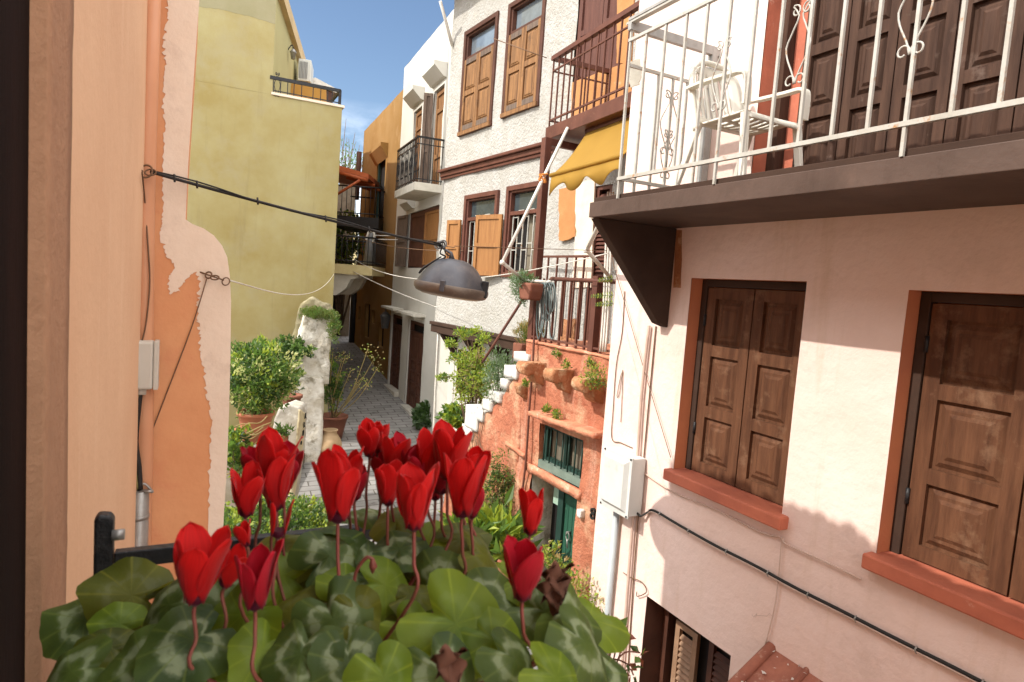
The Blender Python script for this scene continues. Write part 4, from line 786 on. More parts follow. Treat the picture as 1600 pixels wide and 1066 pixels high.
# ================================================================== OCHRE HOUSE
oc = thing('ochre_house', 'ochre rendered house half in shade beyond the smooth white house', 'house', OC.pt(25, 0, 1))
zo = (OC.uv(566, 205)[1]+OC.uv(629, 139)[1])/2; uo1 = (OC.uv(566, 205)[0]+OC.uv(551, 540)[0])/2
hs = [(*rect(OC, (588, 243), (595, 345)), .14, 0, 1), (*rect(OC, (590, 504), (596, 545)), .12, 0, 1), (*rect(OC, (569.5, 474), (574, 530)), .12, 0, 1), (*rect(OC, (579, 484), (583, 507)), .1, 0, 0), (*rect(OC, (558, 478), (561, 500)), .1, 0, 0)]
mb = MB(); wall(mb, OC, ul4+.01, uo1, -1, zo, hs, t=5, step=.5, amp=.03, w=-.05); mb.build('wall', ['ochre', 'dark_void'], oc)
q = OC.uv(583, 241); q2 = OC.uv(601, 226); one('hood', lambda mb: mb.prism(lambda a, b, c: OC.pt(b, a-.05, c), [(0, q2[1]-.45), (.24, q2[1]-.1), (.24, q2[1]), (0, q2[1])], hs[0][0]-.3, hs[0][1]+.3), 'ochre', oc)
one('window_frame', lambda mb: frame_box(mb, OC, hs[0][0], hs[0][1], hs[0][2], hs[0][3], -.15, -.08, .12), 'green_frame', oc)
tag(tubes('down_pipe', [OC.pt(uo1-.05, .1, zo-.8), OC.pt(uo1-.05, .1, zo-2.6)], [.10, .08], 'brown_frame'), 'dark downpipe at the far corner of the ochre house', 'pipe')
tag(tubes('down_pipe', [OC.pt(uo1-.1, .02, OC.uv(553, 435)[1]), OC.pt(uo1-.1, .02, 1.0)], .14, 'black_iron'), 'black lower downpipe beside the dark alley end', 'pipe')
wl = thing('wall_lantern', 'grey wall lantern on the ochre house beside the narrow door', 'lantern', OC.hit(602, 506, .1))
p = OC.hit(602, 500, .2); one('lantern_box', lambda mb: mb.lathe(p-Vector((0, 0, .25)), [(0, 0), (.10, .0), (.15, .35), (.17, .36), (.06, .48), (0, .5)], 6), 'grey_iron', wl)
one('wall_arm', lambda mb: mb.tube([p+Vector((0, 0, .2)), p+Vector((0, 0, .32)), OC.hit(602, 492, 0)], .02, 6), 'grey_iron', wl)
# far end of the alley
fe = thing('far_house', 'cream house with a dark doorway closing the far end of the alley', 'house', (-13, 44, 2))
FE = Pl(66, pt=(-13.0, 44.0), out=1); 
mb = MB(); wall(mb, FE, -12, 8, 0, 8.2, [(*rect(FE, (528, 446), (548, 511)), .5, 1, 1)], t=6); mb.build('wall', ['cream_slab', 'dark_void'], fe)

# ================================================================== YELLOW HOUSE
yh = thing('yellow_house', 'tall mustard yellow rendered house with a roof terrace at the left of the alley', 'house', YE.pt(1, 0, 0))
zp = 7.575; uy = 1.355
mb = MB(); wall(mb, YE, -6, 2.775, -1, zp, [], t=9, step=.35, amp=.02)
mb.add([YE.pt(-6, 0, zp), YE.pt(uy, 0, zp), YE.pt(uy, 0, 13), YE.pt(-6, 0, 13)], [(0, 1, 2, 3)])
SD = Pl(-13.5, pt=tuple(YE.pt(uy, 0, 0).xy)); zst = SD.hit(457, 45).z; us0 = YE.pt(uy, 0, 0).dot(SD.d); us1 = SD.uv(470, 110)[0]
mb.build('wall', ['yellow'], yh)
Q = lambda u_, z_, w_=0: SD.pt(u_, w_, z_)
mb = MB(); s0, s1 = us0, us1
zA_ = SD.hit(442, 3).z; zB_ = SD.hit(468, 84).z; 
zA_ = zA_+(zA_-zB_)*(s0-SD.uv(442, 3)[0])/(SD.uv(442, 3)[0]-SD.uv(468, 84)[0])
mb.add([Q(s0, zp), Q(s1, zp), Q(s1, zB_), Q(s0, zA_)], [(0, 1, 2, 3)]); mb.add([Q(s0, zp), Q(s1, zp), Q(s1, zB_), Q(s0, zA_)]+[YE.pt(-6, -.3, zp), YE.pt(-6, -5, zp), YE.pt(-6, -5, zB_), YE.pt(-6, -.3, zA_)], [(1, 5, 6, 2), (3, 2, 6, 7)])
usb = SD.uv(455, 100)[0]
SO = Pl(-13.5, pt=tuple(YE.pt(uy, 0, 0).xy), out=1)
def yy(u_): return zA_+(zB_-zA_)*(u_-s0)/(s1-s0)
mb.build('upper_wall', 'yellow_pale', yh)
mb = MB(); P = SO.pt; mb.add([P(s0, .0, yy(s0)-.22), P(s1, 0, yy(s1)-.3), P(s1, .12, yy(s1)-.3), P(s0, .12, yy(s0)-.22), P(s0, 0, yy(s0)+.05), P(s1, 0, yy(s1)+.05), P(s1, .12, yy(s1)+.05), P(s0, .12, yy(s0)+.05)], [(0, 1, 2, 3), (4, 5, 6, 7), (0, 1, 5, 4), (3, 2, 6, 7), (1, 2, 6, 5), (0, 3, 7, 4)]); mb.build('roof_trim', 'band_tan', yh)
one('upper_room', lambda mb: mb.box(SO.T(), s1-.02, s1+1.2, -1.5, .25, zp, SO.hit(470, 98).z), 'ochre', yh)
mb = MB(); patch(mb, YE, [(270, -6), (311, 10), (350, 16), (395, 27), (430, 38), (433, -60), (270, -60)], jit=1)
mb.build('grey_render_patch', 'yellow_grey', yh)
one('coping', lambda mb: mb.box(YE.T(), uy-.02, 2.82, -.25, .03, zp, zp+.05), 'bare_cream', yh)
Z = lambda x, y: YE.uv(x, y)
z1_ = Z(422, 119)[1]; z2_ = Z(528, 141)[1]; zz = (z1_+z2_)/2
tr2 = one('terrace_railing', lambda mb: (mb.box(YE.T(), Z(422, 119)[0], 2.73, -.03, .02, zz-.045, zz+.02), mb.box(YE.T(), Z(427, 140)[0], 2.72, -.01, .005, zp+.08, zp+.10), mb.box(YE.T(), 2.69, 2.745, -.03, .02, zp+.05, zz), mb.box(YE.T(), 2.70, 2.74, -5, -.02, zz-.045, zz+.02)), 'black_iron', yh)
for x in (427, 438, 449, 459, 471, 489, 501, 512, 519): u_ = Z(x, 150)[0]; one('baluster', lambda mb: mb.box(YE.T(), u_-.008, u_+.008, -.012, .003, zp+.05, zz-.03), 'black_iron', tr2)
mb = MB(); scroll(mb, lambda a, c: YE.pt((Z(427, 150)[0]+Z(438, 150)[0])/2+a, 0, (zp+zz)/2+.03+c), .5, .07, .006); mb.build('scroll', 'black_iron', tr2)
ac = thing('air_conditioner', 'cream air conditioner box on the roof terrace wall of the yellow house', 'air conditioner', SO.hit(475, 128))
p0 = SO.uv(475, 112); pc = at(476, 112, 17.2); A = Pl(-13.5, pt=tuple(pc.xy), out=1); ua3 = pc.dot(A.d)
one('casing', lambda mb: mb.box(A.T(), ua3-.15, ua3+.65, -.15, .17, pc.z-.28, pc.z+.27), 'meter_plastic', ac, bevel=.02)
def grille(mb):
    for k in range(6): mb.box(A.T(), ua3-.165, ua3-.15, -.11+.035*k, -.095+.035*k, pc.z-.22, pc.z+.2)
one('grille', grille, 'grey_iron', ac)
one('bracket', lambda mb: mb.box(A.T(), ua3-.1, ua3+.5, -.6, .1, pc.z-.33, pc.z-.285), 'grey_iron', ac)
lt = thing('terrace_lantern', 'old brass lantern on a wall arm above the roof terrace', 'lantern', SO.hit(458, 85))
p = SO.hit(458, 84, .12); one('lantern_body', lambda mb: mb.lathe(p-Vector((0, 0, .14)), [(0, 0), (.045, .01), (.07, .16), (.09, .17), (.03, .24), (0, .26)], 6), 'metal_pipe', lt)
one('wall_arm', lambda mb: mb.tube(smooth_path([p+Vector((0, 0, .12)), p+Vector((-.04, 0, .2)), SO.hit(450, 78, 0)], 4), .013, 6), 'black_iron', lt)
ts = thing('terrace_shelter', 'small white roofed shelter with dark side behind the roof railing', 'shelter', at(505, 150, 18)); p = at(492, 140, 18); S = Pl(63, pt=tuple(p.xy), out=1); uu = p.dot(S.d)
one('roof', lambda mb: mb.prism(S.T(uu, 0, p.z), [(-.15, .25), (.0, .32), (.62, .12), (.62, .02), (-.15, .13)], -1.2, 0), 'whitewash_clean', ts)
one('side', lambda mb: mb.box(S.T(uu, 0, p.z), -.12, .5, -1.1, -.05, -.5, .08), 'brown_frame', ts)

# ================================================================== LEFT SIDE OF THE ALLEY, BEYOND
rf = thing('tiled_canopy', 'orange painted wooden canopy jutting into the alley above the black balcony', 'canopy', at(545, 290, 21))
a = at(528, 258, 20); b = at(576, 272, 20); c = at(566, 290, 22.5); d = at(520, 292, 22.5)
mb = MB(); V = [a, b, b+Vector((-.2, 3.5, .1)), a+Vector((-1, 3.5, .1))]; mb.add([v for v in V]+[v-Vector((0, 0, .14)) for v in V], [(0, 1, 2, 3), (4, 5, 6, 7), (0, 1, 5, 4), (1, 2, 6, 5), (2, 3, 7, 6), (0, 3, 7, 4)]); mb.build('roof_board', 'orange_roof', rf)
for k in range(4): y_ = .05+k*1.0; one('rafter', lambda mb: mb.tube([a.lerp(b, .97)+Vector((0, y_, -.2)), a.lerp(b, .0)+Vector((0, y_, -.2))], .07, 4), 'orange_roof', rf)
one('brace', lambda mb: mb.tube([a+Vector((0, 0, -.9)), b+Vector((-.25, 0, -.2))], .05, 4), 'orange_roof', rf)
def abalc(name, label, x0, x1, ytop, ybot, dist, slab_mt, th, depth, post=None):
    t = thing(name, label, 'balcony', at(x0, ybot, dist)); A_ = at(x0-22, ybot+(-22)*.09, dist); B_ = at(x1, ybot, dist); A_.z = B_.z
    o3 = Vector((-.1*depth/2, depth, 0)); V = [A_, B_, B_+o3, A_+o3]
    mb = MB(); mb.add(V+[v-Vector((0, 0, th)) for v in V], [(0, 1, 2, 3), (4, 5, 6, 7), (0, 1, 5, 4), (1, 2, 6, 5), (2, 3, 7, 6), (0, 3, 7, 4)]); mb.build('slab', slab_mt, t)
    H = at(x1, ytop, dist).z-B_.z; mb = MB(); up = Vector((0, 0, 1)); n = int((B_-A_).length/.14)
    for s in (0, 1): mb.tube([A_+up*H+o3*s, B_+up*H+o3*s], .025, 6); mb.tube([A_+up*.1+o3*s, B_+up*.1+o3*s], .018, 6)
    mb.tube([B_+up*H, B_+up*H+o3], .025, 6); mb.tube([B_+up*.1, B_+up*.1+o3], .018, 6)
    for k in range(n+1): q = A_.lerp(B_, k/n); mb.tube([q, q+up*H], .012, 4)
    for k in range(12): q = B_+o3*(k/11); mb.tube([q, q+up*H], .012, 4)
    mb.build('railing', 'black_iron', t); return t, A_, B_, H
t1, A1_, B1_, H1 = abalc('iron_balcony', 'black iron balcony jutting from the left under the orange canopy', 540, 592, 294, 341, 20, 'black_iron', .32, 2.6)
t2, A2_, B2_, H2 = abalc('stone_balcony', 'cream slab balcony on carved brackets jutting into the alley below the black balcony', 530, 582, 372, 416, 17.2, 'cream_slab', .26, 2.2)
one('corbel', lambda mb: mb.prism(lambda a, b, c: at(524, 432, 17.3)+Vector((a, b, c)), [(-.6, .18), (.62, .18), (.60, 0), (.42, -.05), (.30, -.3), (.05, -.5), (-.6, -.55)], 0, .35), 'concrete', t2)
one('corbel', lambda mb: mb.prism(lambda a, b, c: at(524, 432, 17.3)+Vector((a, b, c)), [(-.6, .18), (.62, .18), (.60, 0), (.42, -.05), (.30, -.3), (.05, -.5), (-.6, -.55)], 1.5, 1.85), 'concrete', t2)
lh = thing('left_alley_house', 'dim yellow house side carrying the balconies left of the alley beyond the yellow house', 'house', (-6, 20, .5))
mb = MB()
for (ya, yb, zt_) in ((16.6, 21.5, 8.7), (21.52, 32, 9.9)):
    q = [(-5.25-(ya-17)*.29, ya), (-5.25-(yb-17)*.29, yb), (-11-(yb-17)*.29, yb), (-11-(ya-17)*.29, ya)]; mb.add([Vector((x, y, z)) for z in (0, zt_) for x, y in q], [(4, 5, 6, 7), (0, 1, 5, 4), (1, 2, 6, 5), (2, 3, 7, 6), (3, 0, 4, 7)])
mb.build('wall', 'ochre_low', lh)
bh = thing('back_house', 'dim grey house front behind the balconies at the left of the alley', 'house', at(540, 500, 26))
p = at(549, 440, 26); ztb = at(549, 292, 26).z-p.z; mb = MB(); mb.add([p+Vector((dx, dy, dz)) for dz in (-5, ztb) for dx, dy in ((-4, 0), (0, 0), (-2.5, 8), (-6, 8))], [(0, 1, 5, 4), (1, 2, 6, 5), (2, 3, 7, 6), (3, 0, 4, 7), (4, 5, 6, 7)]); mb.build('wall', 'grey_plaster', bh)
one('door', lambda mb: mb.box(lambda a, b, c: p+Vector((a, b, c)), -2.2, -.35, -.06, .02, -5, -.2), 'dark_void', bh)
tag(tubes('drying_hoop', [at(572, 376, 17.8), at(575, 365, 17.8), at(580, 361, 17.8), at(585, 366, 17.8), at(583, 380, 17.8)], .03, 'wire_white', k=4), 'white curved clothes hanger tube on the cream balcony', 'hanger')
cu2 = thing('hanging_awning', 'rolled dark grey awning cloth standing on the cream balcony', 'awning', at(578, 415, 18)); one('cloth', lambda mb: mb.tube([at(577, 413, 18), at(579, 385, 18), at(581, 364, 18)], [.17, .15, .1], 10), 'grey_iron', cu2)

# ================================================================== OUR OWN HOUSE (left)
own = thing('own_house', 'peach rendered house wall with a dark brown shutter at the left edge', 'house', OW.pt(0, 0, 0))
OT = OW.T(); zr6 = 5.98
mb = MB(); mb.box(OT, 1.33, 3.42, -5, 0, -1.5, zr6); mb.box(OT, -8, -.05, -5, 0, -1.5, zr6); mb.box(OT, -.05, 1.33, -5, -.25, -1.5, zr6); mb.box(OT, -.05, 1.33, -.25, 0, 5.6, zr6); mb.box(OT, -.05, 1.33, -.25, 0, -1.5, 2.9); mb.build('wall', 'own_wall', own)
mb = MB(); mb.box(OT, 1.115, 1.34, -.2, .006, 2.9, 5.6); o = mb.build('door_surround', 'own_rough', own); rough(o, .06, .002, 14, 3, 0)
mb = MB(); mb.box(OT, -.02, 1.112, -.12, -.012, 2.92, 5.6)
mb.build('shutter', 'dark_shutter', own)
# buttress: profile in the face plane, traced
prof = [BT.uv(x, y) for x, y in ((311, -4), (305, 90), (299, 180), (294, 260), (290, 344), (300, 350), (318, 357), (334, 368), (347, 384), (355, 402), (359, 430), (361, 470), (360, 560), (358, 640), (355, 720), (350, 800), (345, 880))]
prof = [(prof[0][0], zr6+.0)]+prof+[(prof[-1][0]-.03, -1.5), (-.45, -1.5), (-.45, zr6)]
mb = MB(); mb.prism(BT.T(), prof, -.8, 0); bu = mb.build('buttress', 'own_orange', own, bevel=.012)
mb = MB(); pp = [(313, -20), (305, 90), (299, 180), (294, 260), (290, 343), (300, 350), (318, 357), (334, 368), (347, 384), (355, 402), (359, 430), (361, 470), (360, 560), (358, 640), (355, 720), (350, 800), (345, 900), (322, 905), (326, 800), (327, 720), (331, 660), (322, 610), (314, 560), (311, 520), (308, 480), (312, 440), (306, 424), (292, 436), (280, 455), (266, 460), (262, 440), (274, 418), (258, 395), (250, 360), (255, 330), (254, 270), (257, 200), (255, 160), (259, 100), (256, 60), (262, 20), (262, -20)]
k0 = 19
def patch2(mb, F, px, w, th, jit, mi=0):
    pts = []; k = len(px)
    for i in range(k):
        a, b = px[i], px[(i+1) % k]; nn = 14 if i >= k0-2 else 1
        for j in range(nn):
            t = j/nn; x = a[0]+(b[0]-a[0])*t; y = a[1]+(b[1]-a[1])*t
            if i >= k0-1: x += noise.noise(Vector((x*.2, y*.2, 3)))*jit+noise.noise(Vector((x*.37, y*.37, 3)))*jit*.55; y += noise.noise(Vector((x*.16, y*.16, 9)))*jit*.6
            pts.append(F.uv(min(x, 361), y))
    mb.prism(F.T(), pts, w-th, w, mi)
patch2(mb, BT, pp, .004, .003, 6); mb.build('bare_plaster', 'bare_cream', own)
tb = bpy.data.objects[bu.name]
mb = MB(); mb.box(OT, -8.4, 4.25, -5.2, .14, zr6, zr6+.08)
for k in range(124): mb.tube([OW.pt(-8.3+.101*k, -2, zr6+.38), OW.pt(-8.3+.101*k+random.uniform(-.02, .02), .17+random.uniform(-.03, .03), zr6+.06+.035*math.sin(k*.22)+.02*math.sin(k*.6)+random.uniform(-.006, .006))], .072, 8)
mb.build('roof', 'tile', own)
# our own balcony under the camera
mb = MB(); mb.box(OT, -1.6, 1.45, 0, 1.1, 2.78, 2.9); mb.build('balcony', 'concrete', own)
tag(tubes('down_pipe', [BT.hit(238, -40, .045), BT.hit(233, 130, .045), BT.hit(228, 300, .045), BT.hit(226, 480, .045), BT.hit(226, 690, .045), BT.pt(BT.uv(224, 800, .045)[0], .045, -1)], .037, 'own_pipe', n=16), 'peach painted downpipe in the corner of the peach wall', 'pipe')
jb = thing('junction_box', 'beige plastic junction box on the peach wall above the cut cables', 'junction box', BT.hit(227, 608, .08))
r = rect(BT, (208, 533), (247, 608), .13)
one('box_body', lambda mb: mb.box(BT.T(), r[0], r[1]-.022, .05, .15, r[2], r[3]), 'box_plastic', jb, bevel=.01)
one('box_back', lambda mb: mb.box(BT.T(), r[1]-.021, r[1], .05, .145, r[2]-.003, r[3]+.001), 'box_plastic', jb, bevel=.005)
one('cable_gland', lambda mb: mb.tube([BT.hit(221, 606, .1), BT.hit(220, 616, .1)], .022, 10), 'box_plastic', jb)
mc2 = thing('cut_cables', 'black and green wires hanging from the junction box into the grey pipe', 'cable bundle', BT.hit(218, 765, .1))
tubes('black_sheath', [BT.hit(219, 612, .1), BT.hit(216, 640, .1), BT.hit(212, 690, .1), BT.hit(217, 730, .1), BT.hit(219, 765, .1)], .012, 'black_cable', mc2, k=4)
tubes('green_wire', [BT.hit(219, 612, .11), BT.hit(210, 640, .11), BT.hit(208, 690, .11), BT.hit(212, 735, .11), BT.hit(215, 765, .11)], .0035, 'stem_green', mc2, k=4)
one('clamp', lambda mb: (mb.tube(smooth_path([BT.hit(213, 762, .1), BT.hit(224, 756, .1), BT.hit(233, 762, .1), BT.hit(238, 770, .1)], 4), .006, 6), mb.tube([BT.hit(225, 768, .12), BT.hit(240, 768, .12)], .007, 6)), 'metal_pipe', mc2)
gp = thing('grey_pipe', 'short grey metal conduit pipe holding the cut cables', 'pipe', BT.hit(216, 900, .09)); tubes('tube', [BT.hit(218, 766, .09), BT.hit(216, 870, .09), BT.hit(214, 960, .09), BT.hit(210, 1200, .09)], .040, 'metal_pipe', gp, n=16)
one('strap', lambda mb: mb.tube([BT.hit(217, 804, .09), BT.hit(217, 810, .09)], .043, 16), 'metal_pipe', gp)
tag(tubes('brown_cord', [OW.hit(222, 270, .01)]+[BT.hit(x, y, .09) for x, y in ((226, 310), (231, 380), (234, 440), (229, 500), (222, 533))], .0035, 'wire_brown', k=5), 'thin brown cord hanging from the hook to the junction box', 'cord')

# ------------------------------------------------------------------ overhead cable and street lamp
HK = BT.hit(228, 268, .12)
hk = thing('cable_hook', 'rusty twisted wire hook holding the lamp cable at the peach wall', 'hook', HK)
def ring(c, r, t=.004, tilt=0, sq=1): return smooth_path([c+Vector((r*math.cos(a), r*.3*math.sin(a), r*sq*math.sin(a))) for a in [k*math.pi/5 for k in range(11)]], 3)
one('loop', lambda mb: (mb.tube(ring(HK+Vector((.0, 0, 0)), .028), .0045, 6), mb.tube(ring(HK+Vector((.02, 0, -.003)), .024, sq=.6), .0035, 6), mb.tube([HK+Vector((-.03, 0, 0)), OW.hit(221, 268, .0)], .008, 6)), 'wire_brown', hk)
LP = at(697, 404, 4.27); LT = at(689, 384, 4.27)
PE = PK.hit(948, 392, .0)
lc = thing('lamp_cable', 'thick black cable strung from the peach wall hook to the street lamp', 'cable', HK)
pts = sag(HK+Vector((.02, 0, 0)), LT, .015, 18)
one('main_cable', lambda mb: mb.tube(pts, .0075, 8), 'black_cable', lc)
one('twisted_wire', lambda mb: mb.tube([p+Vector((0, .011*math.cos(i*.8), .009*math.sin(i*.8)+.006)) for i, p in enumerate(pts)], .004, 6), 'black_cable', lc)
mb = MB()
for i in (1, 2, 5, 9, 12, 15): mb.tube([pts[i]+Vector((0, 0, .018)), pts[i]+Vector((.008, -.01, -.016))], .005, 5)
mb.build('cable_tie', 'black_cable', lc)
tag(tubes('span_wire', [LT, LT.lerp(PE, .06)+Vector((0, 0, -.01)), *sag(LT.lerp(PE, .06), PE, .0, 6)], .0025, 'wire_brown'), 'thin brown wire from the street lamp to the pink house corner', 'wire')
lamp = thing('street_lamp', 'grey metal dome street lamp hanging over the alley on the cable', 'street lamp', LP-Vector((0, 0, .25)))
C0 = at(705, 452, 4.27); ax = Vector((.06, 0, 1)).normalized(); ax2 = Vector((1, 0, -.10)).normalized(); ay = ax.cross(ax2).normalized(); az_ = ax2.cross(ay).normalized()*1
if az_.z < 0: az_ = -az_
def tl(mb, prof, n=40, c=C0, el=(1, 1)):
    b = len(mb.v)
    for r, z in prof:
        for j in range(n): a = 2*math.pi*j/n; mb.v.append(c+ax2*(r*el[0]*math.cos(a))+ay*(r*el[1]*math.sin(a))+az_*z)
    for i in range(len(prof)-1):
        for j in range(n): mb.f.append((b+i*n+j, b+i*n+(j+1) % n, b+(i+1)*n+(j+1) % n, b+(i+1)*n+j)); mb.m.append(0); mb.sm.append(True)
RR = .245
one('dome', lambda mb: tl(mb, [(.0, .20), (.05, .198), (.09, .188), (.125, .170), (.155, .145), (.18, .115), (.203, .082), (.222, .05), (.236, .02)]), 'lamp_metal', lamp)
one('rim', lambda mb: tl(mb, [(.236, .026), (.247, .022), (.25, .005), (.247, -.014), (.233, -.034), (.215, -.042), (.20, -.043)]), 'lamp_rim', lamp)
one('glass_bowl', lambda mb: tl(mb, [(.205, -.043), (.19, -.050), (.15, -.055), (.08, -.058), (0, -.06)]), 'lamp_glass', lamp)
one('neck', lambda mb: mb.tube([C0+az_*.195-ax2*.03, C0+az_*.235-ax2*.04, LT+Vector((0, 0, -.01))], [.022, .012, .005], 10), 'lamp_metal', lamp)
LA = lambda a, s, c: C0+ax2*a+ay*(s)+az_*c
one('latch', lambda mb: (mb.box(lambda a, b, c: C0+ax2*a+(ay if ay.y < 0 else -ay)*b+az_*c, -.05, -.02, .215, .258, -.02, .05)), 'lamp_metal', lamp, bevel=.004)
one('latch', lambda mb: (mb.box(lambda a, b, c: C0+ax2*a+(ay if ay.y < 0 else -ay)*b+az_*c, .20, .245, .04, .09, -.02, .09)), 'black_iron', lamp, bevel=.006)
one('power_cable', lambda mb: (mb.tube(smooth_path([LT+Vector((-.05, 0, .02)), LT+Vector((.01, -.02, .0)), LT+Vector((0, -.02, -.05)), C0+az_*.2-ax2*.07+Vector((0, -.03, 0)), C0+az_*.14-ax2*.17, C0+az_*.07-ax2*.225, C0+az_*.11-ax2*.20+Vector((0, -.03, 0)), C0+az_*.2-ax2*.1]), .0055, 6), mb.tube(smooth_path([LT+Vector((-.02, 0, .01)), LT+Vector((.02, 0, .02)), LT+Vector((.03, 0, -.04)), C0+az_*.215-ax2*.05]), .005, 6)), 'black_cable', lamp)
one('hanger_knot', lambda mb: [mb.tube(ring(LT+Vector((.012*k-.02, 0, .004*k)), .02, sq=1.2), .0045, 6) for k in range(4)], 'grey_iron', lamp)
# other wires
H2K = BT.hit(326, 430, .03); h2 = thing('cable_hook', 'second rusty wire hook on the bare cream plaster of the buttress', 'hook', H2K)
one('loop', lambda mb: (mb.tube(ring(H2K+Vector((.03, 0, -.01)), .02, sq=.5), .0035, 6), mb.tube(ring(BT.hit(353, 440, .04), .018), .003, 6), mb.tube(ring(H2K, .015), .004, 6), mb.tube([BT.hit(312, 425, 0), H2K, BT.hit(350, 438, .04)], .004, 6)), 'wire_brown', h2)
tag(tubes('slack_wire', [BT.hit(358, 438, .04)]+[BT.hit(358, 438, .04).lerp(YE.hit(522, 428, .3), t)-Vector((0, 0, 4*.22*t*(1-t))) for t in (.15, .3, .45, .6, .75, .9, 1)], .0035, 'wire_white', k=3), 'pale slack wire from the buttress to the corner of the yellow house', 'wire')
tag(tubes('down_wire', [BT.hit(323, 436, .03), BT.hit(300, 510, .015), BT.hit(262, 610, .01), BT.hit(235, 680, .01)], .0028, 'wire_brown', k=3), 'thin brown wire slanting down the orange buttress from its hook', 'wire')
a = at(546, 400, 17.3); b = PK.hit(950, 396, .02); tag(tubes('line_wire', sag(a, b, .42, 24), .0055, 'wire_white'), 'white clothesline wire passing behind the street lamp across the alley', 'wire')
a = at(553, 425, 17.2); b = CW.hit(693, 484, .05); tag(tubes('line_wire', sag(a, b, .05, 10), .012, 'wire_white'), 'white wire from the cream balcony down to the smooth white house', 'wire')
a = at(560, 372, 17.8); b = WH.hit(724, 392, .05); tag(tubes('line_wire', sag(a, b, .1, 10), .007, 'wire_brown'), 'thin dark wire from the cream balcony to the left shuttered window', 'wire')
for y0_, lab in ((368, 'upper white clothesline across the ochre house'), (374, 'lower white clothesline across the ochre house')): a = at(584, y0_, 17.8); b = OC.hit(628, y0_+1, .05); tag(tubes('clothes_line', [a, b], .012, 'wire_white'), lab, 'clothesline')

# ================================================================== YARD STONES AND POTS
def block(name, F, px, t, mt, par, step=.1, amp=.02, freq=4, seed=1, side=None):
    mb = MB(); mb.prism(F.T(), [F.uv(x, y) for x, y in px], -t, 0); o = mb.build(name, mt, par); rough(o, step, amp, freq, seed); return o
gp0 = at(480, 700, 12.3)
gpil = thing('whitewashed_pillar', 'tall crumbling whitewashed gate pillar with moss on top, against the yellow house', 'pillar', Vector((gp0.x, gp0.y, gz(12.3))))
F1 = Pl(72, pt=tuple(at(480, 600, 12.4).xy), out=1); F2 = Pl(72, pt=tuple(at(475, 660, 12.1).xy), out=1)
block('upper_block', F1, [(470, 512), (474, 494), (490, 486), (510, 488), (518, 500), (516, 540), (514, 600), (452, 600), (452, 560), (462, 556), (464, 530)], .75, 'whitewash', gpil, .1, .05, 3, 1)
block('lower_block', F2, [(447, 596), (470, 590), (507, 592), (505, 640), (502, 745), (500, 800), (440, 800), (443, 700)], .6, 'whitewash', gpil, .1, .035, 3, 2)
F3 = Pl(72, pt=tuple(at(500, 500, 12.9).xy), out=1)
block('render_collar', F3, [(462, 505), (470, 476), (488, 464), (504, 474), (516, 476), (524, 490), (526, 520), (500, 540), (452, 545)], .5, 'yellow_grime', gpil, .12, .03, 3, 5)
ms = thing('lettered_stone', 'squat weathered marble stone with dark letters painted down its edge', 'stone', at(450, 780, 10))
F4 = Pl(84, pt=tuple(at(446, 700, 10.0).xy), out=1)
sb = block('stone_block', F4, [(427, 654), (436, 638), (452, 632), (470, 637), (471, 660), (466, 720), (456, 800), (455, 880), (418, 880), (424, 720)], .42, 'marble', ms, .07, .018, 5, 3)
u_r = F4.uv(470, 700)[0]; F5 = Pl(-6, pt=tuple((F4.pt(F4.uv(472, 650)[0]+.005, -.2, 0)).xy), out=1)
mb = MB(); q = [(470, 637), (478, 645), (476, 665), (466, 740), (461, 770), (453, 800), (455, 790), (463, 730), (469, 668)]
mb.prism(F5.T(), [F5.uv(x, y) for x, y in [(469, 639), (477, 646), (474, 690), (465, 745), (458, 790), (452, 790), (458, 745), (465, 690)]], -.03, .012); o = mb.build('painted_edge', 'marble_edge', ms); rough(o, .06, .008, 6, 2)
for chs, x, y in (('A', 474.5, 650), ('R', 472.5, 664), ('U', 471, 677), ('o', 468, 691), ('6', 465, 713)):
    uu, zz_ = F5.uv(x, y); text('letter', chs, F5, uu, zz_, .13 if chs != '6' else .17, 'ink', ms, w_=.028, ext=.006)

def leafcard(mb, c, d, n, Ln, Wd, mi=0):
    d = d.normalized(); s = d.cross(n)
    if s.length < 1e-4: s = d.orthogonal()
    s.normalize(); n = s.cross(d)
    mb.add([c, c+d*Ln*.45+s*Wd/2+n*Ln*.10, c+d*Ln-n*Ln*.08, c+d*Ln*.45-s*Wd/2+n*Ln*.10], [(0, 1, 2), (0, 2, 3)], mi, False)
def rv(): 
    while 1:
        v = Vector((random.uniform(-1, 1), random.uniform(-1, 1), random.uniform(-1, 1)))
        if .05 < v.length < 1: return v
def shrub(root, c, rad, ncl, nlf, size, mats, wts=None, base=None, clr=.3, asp=.5, stem='bark', sr=.008, up=.4, nst=12, name='foliage', low=-1):
    c = Vector(c); mb = MB(); st = MB(); base = Vector(base) if base is not None else c-Vector((0, 0, rad[2]))
    wts = wts or [1]*len(mats); R = min(rad)
    for k in range(ncl):
        v = rv().normalized()*(random.random()**.45)
        if v.z < low: v.z = abs(v.z)
        bump_ = 1+.28*noise.noise(v*2.3+c)
        p = c+Vector((v.x*rad[0], v.y*rad[1], v.z*rad[2]))*bump_
        if k < nst: m_ = base.lerp(p, .5)+rv()*R*.15; st.tube([base+rv()*.02, m_, p], [sr, sr*.7, sr*.35], 5)
        w2 = random.choices(range(len(mats)), wts)[0]
        for _ in range(nlf):
            q = p+rv()*clr*R; d = (rv()+v*.6+Vector((0, 0, up))).normalized(); mi = w2 if random.random() < .7 else random.choices(range(len(mats)), wts)[0]
            sz = size*random.uniform(.55, 1.2); leafcard(mb, q, d, rv(), sz, sz*asp, mi)
    if stem: st.build('stem', stem, root)
    return mb.build(name, mats, root)
